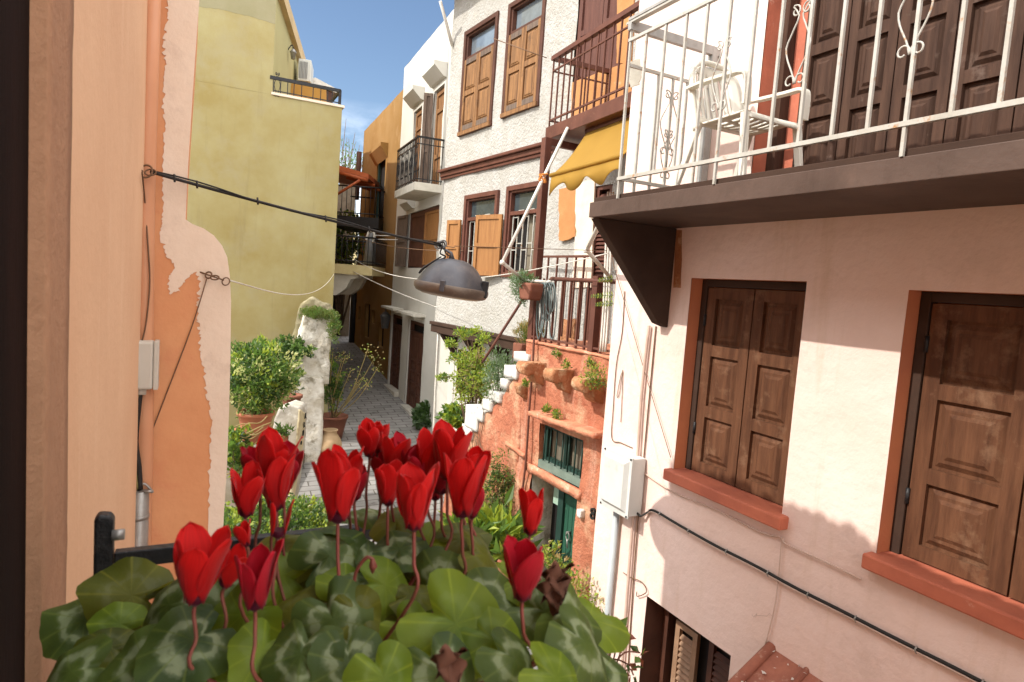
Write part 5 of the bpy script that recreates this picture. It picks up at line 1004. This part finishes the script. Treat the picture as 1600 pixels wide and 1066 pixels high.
def pot(root, c, rt, rb, h, mt, name='pot', rim=.02, soil=True):
    c = Vector(c); one(name, lambda mb: mb.lathe(c, [(0, 0), (rb, 0), (rb*.5+rt*.5, h*.5), (rt, h-.05), (rt+rim, h-.048), (rt+rim, h), (rt-.01, h), (rt-.02, h-.04), (0, h-.045)], 28), mt, root)
# big bush in terracotta pot
b0 = at(398, 690, 9.0); t = thing('potted_bush', 'big leafy bush with cream and green leaves in a large terracotta pot', 'potted plant', b0)
pot(t, b0, .235, .16, .44, 'clay')
shrub(t, at(404, 588, 9.0), (.52, .5, .50), 230, 34, .075, ['leaf_mid', 'leaf_dark', 'leaf_lime', 'leaf_cream'], [5, 3, 2, 2], base=b0+Vector((0, 0, .4)), clr=.22)
t = thing('stone_pedestal', 'rough grey stone pedestal under the large terracotta pot', 'pedestal', b0-Vector((0, 0, .9)))
one('pedestal_stone', lambda mb: mb.lathe(b0-Vector((0, 0, 1.2)), [(0, 0), (.17, 0), (.16, .5), (.13, 1.0), (.2, 1.1), (.2, 1.195), (0, 1.195)], 16), 'marble', t)
# low plants left of it
t = thing('trailing_plant', 'trailing plant with twisting pale stems below the big potted bush', 'plant', at(370, 780, 8.4)); c = at(372, 715, 8.4)
shrub(t, c, (.16, .2, .42), 50, 12, .10, ['leaf_mid', 'leaf_lime', 'leaf_dark'], base=c-Vector((0, 0, .5)), clr=.5, asp=.7, nst=10)
for k in range(9): mb = MB(); a = c+Vector((random.uniform(-.15, .1), 0, random.uniform(-.3, .4))); mb.tube(smooth_path([a, a+Vector((.12, -.05, random.uniform(-.05, .1))), a+Vector((.25, 0, random.uniform(0, .16))), a+Vector((.33, .05, random.uniform(-.05, .2)))], 4), .008, 5); mb.build('pale_stem', 'leaf_straw', t)
for i, (x, y, d_, r_) in enumerate(((366, 690, 8.6, .1), (455, 640, 11.3, .17))):
    p = at(x, y, d_); t = thing('flower_pot', ('small terracotta pot behind the trailing stems', 'brown clay pot half hidden between the bush and the pillar')[i], 'pot', p); pot(t, p, r_, r_*.7, r_*1.6, ('clay', 'clay_brown')[i])
p = at(444, 700, 9.6); t = thing('small_potted_plant', 'small spiky plant in a narrow terracotta pot before the lettered stone', 'potted plant', p); pot(t, p, .05, .035, .2, 'clay', rim=.008)
shrub(t, p+Vector((0, 0, .26)), (.12, .12, .09), 22, 6, .11, ['leaf_dark', 'leaf_mid'], asp=.25, base=p+Vector((0, 0, .17)))
# dark creeper beside pillar and moss on top
t = thing('creeper', 'dark creeper spilling over the wall beside the whitewashed pillar', 'creeper', at(450, 575, 12.2)); shrub(t, at(452, 546, 12.1), (.33, .2, .20), 60, 26, .08, ['leaf_dark', 'leaf_mid', 'leaf_dark'], base=at(450, 575, 12.2)); shrub(t, at(476, 548, 11.9), (.24, .12, .13), 22, 16, .08, ['leaf_mid', 'leaf_dark', 'leaf_cream'], [3, 3, 1], stem=None)
shrub(t, at(455, 590, 11.7), (.30, .12, .16), 26, 16, .08, ['leaf_mid', 'leaf_dark', 'leaf_cream'], [3, 2, 2], stem=None)
t = thing('moss_cushion', 'green moss and weeds growing on top of the whitewashed pillar', 'moss', at(500, 490, 12.3)); shrub(t, at(497, 491, 12.35), (.34, .3, .09), 110, 30, .05, ['moss', 'leaf_mid', 'moss'], stem=None, asp=.35, up=.8, clr=.7); shrub(t, at(520, 510, 12.2), (.10, .2, .30), 34, 20, .06, ['moss', 'leaf_mid'], stem=None, asp=.4, clr=.6)
# jar and leggy plant
j0 = gnd(514, 716); t = thing('clay_jar', 'pale ribbed round clay jar standing on the paving beside the pillar', 'jar', j0)
k_ = j0.y/12.9; one('jar_body', lambda mb: mb.lathe(j0, [(0, .0), (.11, 0), (.15, .06)]+[(.235*math.sin(math.pi*(.22+.6*i/14))+.004*(i % 2), .06+.44*i/14) for i in range(15)]+[(.13, .53), (.125, .55), (.15, .565), (.15, .58), (.12, .58), (.10, .5), (0, .48)], 28), 'clay_pale', t)
g1 = at(520, 668, 13.6); t = thing('leggy_plant', 'leggy plant with long arching stems and seed heads in a brown pot behind the jar', 'potted plant', g1)
pot(t, g1-Vector((0, 0, .28)), .30, .19, .55, 'clay_brown', rim=.015)
mb = MB(); hd = MB()
rg = random.Random(5)
for (x, y) in ((585, 560), (575, 545), (565, 590), (590, 575), (540, 555), (520, 550), (556, 602), (548, 580), (572, 600), (508, 575), (530, 590), (535, 560)):
    e = at(x, y, 13.3+rg.uniform(-.3, .3)); m_ = g1.lerp(e, .5)+Vector((rg.uniform(-.1, .1), 0, rg.uniform(-.1, .12))); mb.tube(smooth_path([g1+Vector((rg.uniform(-.05, .05), 0, .2)), m_, e], 6), .009, 5)
    for _ in range(26): q = e+Vector((rg.gauss(0, .08), rg.gauss(0, .08), rg.gauss(0, .06))); leafcard(hd, q, rv(), rv(), .05, .03, rg.choice((0, 0, 1, 2)))
mb.build('stem', 'leaf_straw', t); hd.build('seed_head', ['leaf_straw', 'leaf_lime', 'leaf_mid'], t)
shrub(t, at(517, 600, 13.5), (.26, .25, .55), 60, 16, .10, ['leaf_mid', 'leaf_dark', 'leaf_lime'], [3, 3, 1], base=g1, asp=.4)
# hedge in the yard below
hp = at(400, 830, 5.6); t = thing('low_hedge', 'low small-leaved green hedge below the buttress behind the black railing', 'hedge', hp-Vector((0, 0, .4)))
shrub(t, at(340, 838, 4.9), (.30, .4, .16), 60, 40, .045, ['leaf_mid', 'leaf_lime', 'leaf_dark'], [4, 2, 3], clr=.5, asp=.6); shrub(t, at(425, 822, 6.2), (.62, .6, .22), 180, 50, .05, ['leaf_mid', 'leaf_lime', 'leaf_dark', 'leaf_cream'], [4, 3, 3, 1], clr=.45, asp=.6, name='foliage')
# dark bush by the alley, right
p = gnd(668, 672); t = thing('dark_bush', 'small dark round leaved bush at the foot of the smooth white house', 'bush', p); shrub(t, p+Vector((0, 0, .30)), (.30, .25, .28), 60, 18, .13, ['leaf_dark', 'leaf_grey', 'leaf_dark'], asp=.8, clr=.4)
# shrub in front of rough white house by the stair
c = RD.hit(742, 585, -.4); t = thing('climbing_shrub', 'tall yellow green climbing shrub with bare woody stems beside the white stair blocks', 'shrub', c-Vector((0, 0, 1.2)))
shrub(t, c+Vector((0, 0, -.05)), (.30, .35, .50), 120, 26, .055, ['leaf_lime', 'leaf_mid', 'leaf_straw', 'leaf_lime'], [4, 2, 2, 2], base=c-Vector((0, 0, 1.0)), clr=.36, sr=.014, nst=30)
for x, y in ((703, 535), (722, 522), (756, 528), (742, 520), (692, 590), (712, 560)): shrub(t, RD.hit(x, y, -.35), (.10, .1, .07), 12, 18, .05, ['leaf_lime', 'leaf_lime', 'leaf_mid'], base=c, clr=.8, nst=2, sr=.006)
c = RD.hit(712, 652, -.3); t = thing('leafy_plant', 'fresh green broad leaved plant at the lowest white stair block', 'plant', c-Vector((0, 0, .4))); shrub(t, c, (.22, .2, .16), 40, 14, .10, ['leaf_mid', 'leaf_lime'], asp=.6)
c = RD.hit(780, 585, -.05); t = thing('lavender_bush', 'grey green lavender hanging over the stair blocks', 'bush', c); shrub(t, c, (.20, .22, .34), 70, 26, .055, ['leaf_grey', 'leaf_grey', 'leaf_mid'], asp=.18, clr=.4, up=.7)
# box planter on the terrace corner
q = RT(811, 552, -.12); t = thing('box_planter', 'brown planter with dry grassy shrub at the left end of the terrace', 'planter', RD.pt(q[0], -.25, q[1]))
one('box', lambda mb: mb.box(RD.T(), q[0]-.08, q[0]+.13, -.42, -.1, q[1]-.08, q[1]+.12), 'clay_brown', t, bevel=.01); shrub(t, RD.pt(q[0]+.02, -.25, q[1]+.24), (.15, .15, .17), 60, 26, .06, ['leaf_straw', 'leaf_mid', 'leaf_straw'], asp=.12, up=1.2, clr=.4)
# hanging herb pot
pc = RD.hit(829, 455, .17); t = thing('hanging_herb_pot', 'brown oval pot with trailing grey green herb hung on the terrace railing', 'hanging pot', pc-Vector((0, 0, .1)))
one('pot', lambda mb: mb.prism(lambda a, b, c_: pc+RD.d*a+RD.out*b+Vector((0, 0, c_)), [(-.10, -.10), (.09, -.10), (.115, .0), (.125, .09), (-.135, .09), (-.13, 0)], -.09, .09), 'clay_brown', t, bevel=.02)
shrub(t, pc+RD.d*.17+Vector((0, 0, .03)), (.13, .14, .16), 60, 22, .06, ['leaf_grey', 'leaf_mid', 'leaf_grey'], asp=.14, clr=.5, base=pc+Vector((0, 0, .08)))
# fern fronds at the pink corner
pf_ = RD.hit(962, 455, .1); t = thing('fern', 'three yellow green fern fronds reaching out from the pink house corner', 'fern', pf_)
mb = MB()
for (x, y) in ((936, 438), (925, 463), (932, 476)):
    e = RD.hit(x, y, .15); s_ = RD.hit(958, y-2, .05)
    for k in range(10): p = s_.lerp(e, k/9); [leafcard(mb, p, (e-s_).normalized()*.6+Vector((0, 0, sg)), RD.out+rv()*.3, .05*(1-.06*k), .018, k % 2) for sg in (1, -1)]
    mb.tube([s_, e], .003, 4, 1)
mb.build('frond', ['leaf_lime', 'leaf_mid'], t)
# weeds on the red wall
for i, (x, y, w_, r_, n_, lab) in enumerate(((930, 590, .2, .10, 30, 'green weed tuft on the right carved corbel'), (921, 570, .05, .05, 10, 'small weed sprig above the gap between the two right corbels'), (870, 553, .03, .035, 8, 'tiny weed at the terrace edge above the corbels'), (884, 572, .12, .04, 8, 'tiny weed on the middle carved corbel'), (823, 600, .08, .04, 10, 'small weed on the little round corbel'), (853, 642, .12, .045, 12, 'left tuft of moss on the window ledge'), (871, 650, .12, .045, 12, 'right tuft of moss on the window ledge'))):
    c = RD.hit(x, y, w_); t = thing('weed', lab, 'weed', c); shrub(t, c, (r_, r_, r_), n_, 16, .035, ['leaf_mid', 'leaf_lime'], asp=.35, clr=.8, stem=None)
# vine on the red wall
c = RD.hit(782, 770, .12); t = thing('wall_vine', 'dry leafy vine climbing the red wall left of the green door', 'vine', c-Vector((0, 0, .8)))
shrub(t, c, (.22, .12, .55), 130, 26, .05, ['leaf_mid', 'leaf_straw', 'leaf_dark', 'leaf_lime'], [3, 2, 3, 2], asp=.35, clr=.8, base=c-Vector((0, 0, .9)), nst=40, sr=.006, up=-.3)
mb = MB()
for k in range(8):
    x = 750-k*1.5+random.uniform(-8, 8); P = [RD.hit(x+random.uniform(-5, 5), 640+j*24+random.uniform(-6, 6), .03) for j in range(7)]; mb.tube(smooth_path(P, 3), .005, 4)
mb.build('dry_stems', 'bark', t)
c = RD.hit(770, 838, .5); t = thing('broad_leaf_plant', 'bright lime broad leaved plant at the foot of the red wall', 'plant', c-Vector((0, 0, .5))); shrub(t, c, (.42, .3, .26), 46, 8, .26, ['leaf_lime', 'leaf_mid', 'leaf_lime'], asp=.35, clr=.6, up=.6, stem='stem_green'); shrub(t, RD.hit(730, 850, .7), (.3, .3, .3), 30, 8, .2, ['leaf_mid', 'leaf_lime'], asp=.4, clr=.6, stem=None)
c = RD.hit(878, 900, .45); t = thing('door_shrub', 'thin yellow green shrub in front of the green door', 'shrub', c-Vector((0, 0, .7)))
for x, y, r_ in ((856, 866, .10), (866, 885, .10), (880, 905, .12), (896, 925, .14), (908, 945, .14), (870, 930, .16), (885, 960, .2)): shrub(t, RD.hit(x, y, .45), (r_, r_, r_*1.2), 12, 14, .05, ['leaf_lime', 'leaf_straw', 'leaf_lime', 'leaf_mid'], base=c-Vector((0, 0, .8)), clr=.8, asp=.6, nst=3, sr=.005)
# dark reddish twigs right of the cyclamen
c = at(945, 1040, 1.6); t = thing('twiggy_plant', 'reddish brown twig with curled dark leaves in front of the pink house foot', 'twig', c)
mb = MB(); lf = MB()
rg = random.Random(11)
for (x, y) in ((945, 965), (930, 985), (968, 975), (975, 1000), (1000, 1020), (985, 1040), (915, 990), (955, 1010), (990, 1055), (935, 1020)):
    e = at(x, y, 1.6+rg.uniform(-.1, .1)); m_ = c.lerp(e, .5)+Vector((rg.uniform(-.02, .02), 0, rg.uniform(-.01, .02))); mb.tube(smooth_path([c-Vector((0, 0, .1)), m_, e], 5), .0022, 5)
    for _ in range(4): leafcard(lf, e+rv()*.012, rv()+Vector((0, 0, -.2)), rv(), .032, .02, rg.choice((0, 0, 1, 2)))
mb.build('twig', 'dead_leaf', t); lf.build('foliage', ['leaf_red', 'leaf_dark', 'leaf_mid'], t)
# greenery behind the cream balcony and a far tree
p = at(538, 385, 23); t = thing('balcony_tree', 'green tree seen behind the balconies at the left of the alley', 'tree', p-Vector((0, 0, 3))); shrub(t, p, (.7, .6, 1.2), 90, 20, .16, ['leaf_mid', 'leaf_lime', 'leaf_dark'], base=p-Vector((0, 0, 3)), clr=.35, sr=.05)
p = at(540, 262, 70); t = thing('far_tree', 'bare twigged tree far beyond the alley against the sky', 'tree', p-Vector((0, 0, 8))); 
mb = MB()
for k in range(60): e = p+Vector((random.gauss(0, 1.4), random.gauss(0, 1.4), random.gauss(.3, 1.6))); b_ = p-Vector((0, 0, 4)); mb.tube([b_, b_.lerp(e, .5)+rv()*.5, e], [.1, .06, .02], 4)
mb.build('trunk', 'bark', t); shrub(t, p, (2.4, 2, 2.4), 60, 12, .28, ['leaf_dark', 'leaf_mid'], stem=None, clr=.4)

# ================================================================== RAILING AND CYCLAMEN (foreground)
VR = Pl(63, pt=tuple(OW.pt(1.05, .0, 0).xy), out=1)
zb = VR.uv(300, 860)[1]; up_ = VR.uv(163, 850)[0]
rl = thing('black_railing', 'black hammered iron railing with a round topped end post by the peach wall', 'railing', VR.pt(up_, 0, 2.9))
zt5 = VR.uv(163, 803)[1]; uend = VR.uv(650, 850)[0]
one('end_post', lambda mb: mb.prism(VR.T(up_, 0, 2.9), [(-.012, 0), (.012, 0), (.012, zt5-2.9-.008), (.008, zt5-2.9), (-.008, zt5-2.9+.002), (-.012, zt5-2.9-.006)], -.012, .012), 'black_iron', rl, bevel=.004)
one('top_bar', lambda mb: mb.box(VR.T(), up_+.013, uend, -.009, .009, zb-.013, zb+.012), 'black_iron', rl, bevel=.002)
one('bottom_bar', lambda mb: mb.box(VR.T(), up_, uend, -.009, .009, 2.98, 3.0), 'black_iron', rl)
for k in range(1, 6): one('bar', lambda mb: mb.box(VR.T(), up_+.115*k-.007, up_+.115*k+.007, -.007, .007, 2.9, zb-.012), 'black_iron', rl)
one('bolt', lambda mb: mb.tube([VR.pt(up_+.01, .012, zb+.04), VR.pt(up_+.026, .012, zb+.04)], .008, 8), 'metal_pipe', rl)
PCN = at(505, 1130, .66); rg = random.Random(21)
cy = thing('cyclamen', 'potted cyclamen with bright red flowers and marbled heart shaped leaves in the foreground', 'cyclamen', PCN-Vector((0, 0, .16)))
pt_ = thing('plant_stand', 'black iron plant stand holding the cyclamen pot', 'plant stand', Vector((PCN.x, PCN.y, 2.9)))
one('pot', lambda mb: mb.lathe(PCN-Vector((0, 0, .17)), [(0, 0), (.10, 0), (.14, .14), (.155, .145), (.155, .165), (.14, .165), (.13, .14), (0, .14)], 32), 'clay_brown', cy)
zpt = PCN.z-.17
one('top_ring', lambda mb: mb.lathe(Vector((PCN.x, PCN.y, zpt-.012)), [(0, 0), (.13, 0), (.13, .01), (0, .01)], 24), 'black_iron', pt_)
for a in range(3): a = a*2.094+.5; one('leg', lambda mb: mb.tube([Vector((PCN.x+.1*math.cos(a), PCN.y+.1*math.sin(a), zpt-.01)), Vector((PCN.x+.17*math.cos(a), PCN.y+.17*math.sin(a), 2.9))], .008, 8), 'black_iron', pt_)
def cleaf(c, nrm, dirv, R, mt, cup=.12, wav=.05, seed=0, asp=1.0, ppos=None):
    nrm = nrm.normalized(); d = (dirv-nrm*dirv.dot(nrm)).normalized(); s = nrm.cross(d); mb = MB(); NR, NA = 9, 40
    for i in range(NR+1):
        r = i/NR
        for j in range(NA):
            a = 2*math.pi*j/NA; aa = abs((a-math.pi+math.pi) % (2*math.pi)-math.pi)   # 0 at tip
            k = abs(a-math.pi)/math.pi                     # 0 at base side, 1 at tip
            prof = (1.0+.20*math.exp(-((1-k)/.11)**2)-.55*math.exp(-(k/.085)**2)+.08*math.exp(-((k-.28)/.16)**2))
            prof *= 1+.012*abs(math.sin(a*17+seed))+.018*math.sin(a*11+seed)+.025*math.sin(a*5+seed*2)
            x = math.cos(a)*r*R*prof; y = math.sin(a)*r*R*prof*asp
            z = -cup*R*r*r*(1+.8*math.cos(a)*.5)+wav*R*r*r*math.sin(a*4+seed)+.05*R*(1-min(1, abs(y)/(.25*R)))*r*-1+.015*R*math.sin(a*9+seed)*r
            mb.uv[len(mb.v)] = (r, j/NA if j <= NA else 1); q_ = Vector((x, y, seed))*42; z += .035*R*noise.noise(q_)*r; mb.v.append(c+d*(x)+s*y+nrm*z)
    for i in range(NR):
        for j in range(NA): mb.f.append((i*NA+j, i*NA+(j+1) % NA, (i+1)*NA+(j+1) % NA, (i+1)*NA+j)); mb.m.append(0); mb.sm.append(True)
    if ppos is not None:
        b = c-d*R*.35-nrm*.003; mb.tube(smooth_path([c+d*R*.12-nrm*.006, c+d*R*.05-nrm*R*.35, c-nrm*R*.7+(ppos-c)*.08], 5), .0016, 5, 1)
    return mb.build('leaf', [mt, 'leaf_red'], cy)
LV = [(515, 868, 52, .72, 'cyc_marbled'), (602, 915, 48, .66, 'cyc_green'), (520, 968, 56, .60, 'cyc_marbled'), (640, 985, 42, .62, 'cyc_green'), (470, 1022, 56, .56, 'cyc_marbled'), (545, 1035, 52, .55, 'cyc_marbled'), (712, 975, 78, .62, 'cyc_green'),
      (690, 912, 66, .70, 'cyc_marbled'), (765, 935, 54, .66, 'cyc_marbled'), (760, 868, 52, .78, 'cyc_olive'), (850, 955, 60, .62, 'cyc_marbled'), (915, 1005, 62, .58, 'cyc_marbled'), (805, 1030, 66, .56, 'cyc_marbled'), (380, 960, 62, .62, 'cyc_green'),
      (265, 945, 66, .66, 'cyc_marbled'), (205, 930, 56, .74, 'cyc_olive'), (300, 1000, 66, .60, 'cyc_marbled'), (170, 965, 44, .72, 'cyc_olive'), (110, 1050, 66, .60, 'cyc_marbled'), (225, 1035, 62, .58, 'cyc_marbled'), (335, 1050, 62, .56, 'cyc_green'),
      (410, 1015, 56, .58, 'cyc_green'), (440, 900, 44, .70, 'cyc_green'), (470, 850, 46, .80, 'cyc_olive'), (575, 845, 54, .76, 'cyc_marbled'), (625, 858, 50, .74, 'cyc_marbled'), (665, 850, 46, .8, 'cyc_green'), (720, 842, 44, .82, 'cyc_olive'), (560, 800, 40, .86, 'cyc_marbled'), (620, 812, 42, .86, 'cyc_olive'),
      (890, 965, 56, .66, 'cyc_marbled'), (820, 905, 40, .72, 'cyc_green'), (940, 1050, 46, .6, 'cyc_marbled'), (600, 1060, 50, .54, 'cyc_green'), (690, 1055, 62, .54, 'cyc_marbled'), (870, 1060, 56, .54, 'cyc_green'), (262, 912, 36, .76, 'cyc_olive'), (560, 958, 44, .64, 'cyc_olive'), (350, 905, 46, .70, 'cyc_marbled'), (455, 955, 46, .64, 'cyc_olive'), (330, 950, 40, .7, 'cyc_olive'), (770, 1000, 50, .6, 'cyc_green'), (400, 1065, 50, .54, 'cyc_marbled'), (170, 1010, 50, .64, 'cyc_olive'), (640, 930, 40, .7, 'cyc_olive')]
LV += [(x_+rg.uniform(-15, 15), y_, 52, .83, 'cyc_olive') for x_ in range(390, 760, 55) for y_ in (885, 930)]
LV += [(575, 905, 50, .72, 'cyc_marbled'), (555, 880, 46, .76, 'cyc_olive'), (590, 960, 50, .66, 'cyc_olive'), (540, 920, 40, .7, 'cyc_green')]
for k in range(30): LV.append((rg.uniform(130, 930), rg.uniform(960, 1090), rg.uniform(34, 62), rg.uniform(.64, .82), rg.choice(['cyc_olive', 'cyc_green', 'cyc_marbled'])))
for k, (x, y, r_, d_, mt) in enumerate(LV):
    c = at(x, y, d_+rg.uniform(-.02, .045)); out_ = (c-PCN); out_.z = 0; out_ = out_.normalized() if out_.length > .01 else Vector((0, -1, 0))
    toc = (CP-c).normalized(); nrm = Vector((0, 0, 1))*.55+toc*.75+out_*rg.uniform(.1, .5)+Vector((rg.uniform(-.5, .5), rg.uniform(-.45, .45), 0))*(1.9 if k % 3 == 0 else .8)
    dv = out_+Vector((0, 0, -.5))+Vector((rg.uniform(-.4, .4), rg.uniform(-.4, .4), 0))
    cleaf(c, nrm, dv, r_*d_/1000*rg.uniform(.92, 1.28), mt, cup=rg.uniform(.12, .4), wav=rg.uniform(.05, .17), seed=k*1.7, ppos=PCN, asp=rg.uniform(.85, 1.05))
def flower(cx, yt, yb, d_, ang, opn, mt, npet=5, tw=.5, sb=None):
    N0 = at(cx, yb, d_); T0 = at(cx, yt, d_); Lp = (T0-N0).length*1.04; A = (T0-N0).normalized(); A = (A+Vector((math.sin(ang)*.4, rg.uniform(-.15, .15), 0))).normalized()
    X = A.orthogonal().normalized(); Y = A.cross(X); mb = MB(); ph = rg.uniform(0, 6)
    for k in range(npet):
        a0 = ph+2*math.pi*k/npet+rg.uniform(-.2, .2); Lk = Lp*rg.uniform(.72, 1.04); ok = opn*rg.uniform(.35, .95); wd = Lk*rg.uniform(.20, .265); twk = tw*rg.uniform(-.2, 1.3); NS_, NT = 14, 8
        b = len(mb.v)
        for i in range(NS_+1):
            s_ = i/NS_; wI = wd*math.sqrt(max(0, math.sin(math.pi*min(1, s_)**1.25)))*(.55+.45*min(1, s_/.3))
            rad_ = Lp*.125+Lk*(ok*s_**1.6*.34+.03*math.sin(math.pi*s_)); hgt = Lk*(s_*(1-.08*ok*s_))
            aa = a0+twk*s_
            rd_ = X*math.cos(aa)+Y*math.sin(aa); tg = -X*math.sin(aa)+Y*math.cos(aa)
            for j in range(NT+1):
                t = j/NT*2-1; off_ = t*wI; cupz = -(t*t)*wI*.35*(1-.5*s_)+.035*Lk*math.sin(s_*7+k*2+t*2)*s_*.6; hgt += .012*Lk*math.sin(t*11+k)*s_**4
                mb.uv[len(mb.v)] = (s_, j/NT); mb.v.append(N0+A*hgt+rd_*(rad_+cupz)+tg*off_)
        for i in range(NS_):
            for j in range(NT): mb.f.append((b+i*(NT+1)+j, b+(i+1)*(NT+1)+j, b+(i+1)*(NT+1)+j+1, b+i*(NT+1)+j+1)); mb.m.append(0); mb.sm.append(True)
    c0 = len(mb.v); mb.tube([N0-A*.003, N0+A*Lp*.02, N0+A*Lp*.14], [Lp*.03, Lp*.12, Lp*.13], 10, 1)
    for q in range(c0, len(mb.v)): mb.uv[q] = (0, 0)
    fl = mb.build('flower', [mt, 'petal_crimson'], cy); m_ = fl.modifiers.new('solid', 'SOLIDIFY'); m_.thickness = .0006
    sb_ = at(cx+(sb or rg.uniform(-8, 8)), yb+110, d_-.01); tubes('flower_stem', [N0-A*.001, N0-A*.012, N0.lerp(sb_, .5)+Vector((rg.uniform(-.003, .003), 0, 0)), sb_, PCN.lerp(sb_, .3)], .0019, 'flower_stem', fl, n=8, k=5)
mat('flower_stem', (.22, .05, .04), (.16, .06, .035), 20, 0, 10, .5)
for f in ((577, 651, 712, .86, 0, .9, 'petal_red'), (612, 672, 738, .84, .3, 1.0, 'petal_red'), (543, 692, 760, .82, 0, .8, 'petal_red'), (640, 676, 742, .84, 0, 1.0, 'petal_crimson'), (668, 670, 745, .80, .2, 1.0, 'petal_red'), (700, 662, 748, .78, .2, .9, 'petal_red'), (690, 690, 770, .82, 0, 1, 'petal_crimson'),
          (425, 670, 765, .74, .3, 1.0, 'petal_red'), (432, 705, 795, .72, -.2, .8, 'petal_red'), (384, 727, 806, .70, 0, 1.0, 'petal_red'), (434, 764, 838, .66, .3, .4, 'petal_red', 2), (305, 830, 942, .58, .1, 1.1, 'petal_red'), (352, 838, 915, .62, .8, .9, 'petal_red', 3), (399, 846, 950, .56, 0, .8, 'petal_crimson'), (385, 813, 852, .64, -.4, 1.3, 'petal_red', 4),
          (528, 702, 814, .66, -.05, .85, 'petal_red'), (606, 718, 788, .78, 0, .8, 'petal_red'), (647, 724, 826, .62, 0, .85, 'petal_red', 6), (722, 700, 806, .72, .2, .9, 'petal_red'), (738, 760, 808, .76, .3, .8, 'petal_crimson', 4), (828, 764, 834, .70, .2, .5, 'petal_red', 4), (816, 842, 936, .60, .1, .9, 'petal_crimson'), (655, 700, 770, .8, 0, .9, 'petal_crimson'), (597, 690, 748, .88, -.2, .8, 'petal_crimson'), (628, 700, 765, .86, .1, .9, 'petal_red'), (712, 672, 735, .84, .1, .8, 'petal_red'), (680, 720, 780, .84, 0, .7, 'petal_crimson'), (733, 690, 760, .8, .3, .8, 'petal_red'), (555, 722, 780, .8, .2, .7, 'petal_crimson'), (445, 690, 765, .76, .4, .7, 'petal_crimson'), (590, 655, 705, .88, .3, .7, 'petal_red'), (405, 690, 760, .76, -.2, .8, 'petal_crimson')): flower(*f)
mb = MB(); a = at(575, 890, .66); mb.tube(smooth_path([at(552, 930, .66), at(556, 895, .66), at(572, 872, .66), at(582, 874, .66)], 5), .002, 6); mb.tube([at(582, 872, .66), at(583, 885, .66), at(582, 896, .66)], [.002, .0045, .001], 8); mb.build('bud', 'flower_stem', cy)
for x, y, d_ in ((870, 905, .64), (862, 925, .64), (700, 1040, .53)):
    p = at(x, y, d_); mb = MB(); sheet(mb, lambda s, t: p+Vector((.022*(s-.5)+.006*math.sin(t*9), .008*math.sin(s*7+t*4), .03*(t-.5)+.008*math.sin(s*8))), 8, 8); mb.build('withered_flower', 'dead_leaf', cy)
# drips, cracks and worn spots with a shape of their own
mat('rust_stain', (.66, .50, .38), (.70, .54, .44), 6, .1, 20, .9, stain=(.76, .60, .53), sth=(.46, .56), sscale=9); mat('crack_dark', (.32, .20, .14), None, 10, 0, 10, .95)
rg = random.Random(3)
for (x, y) in ((1175, 960),):
    P = [PK.hit(x, y, .007)]
    for _ in range(9): x += rg.uniform(-2, 9); y += rg.uniform(-7, 9); P.append(PK.hit(x, y, .007))
    tubes('crack', P, .001, 'crack_dark', house, n=4)
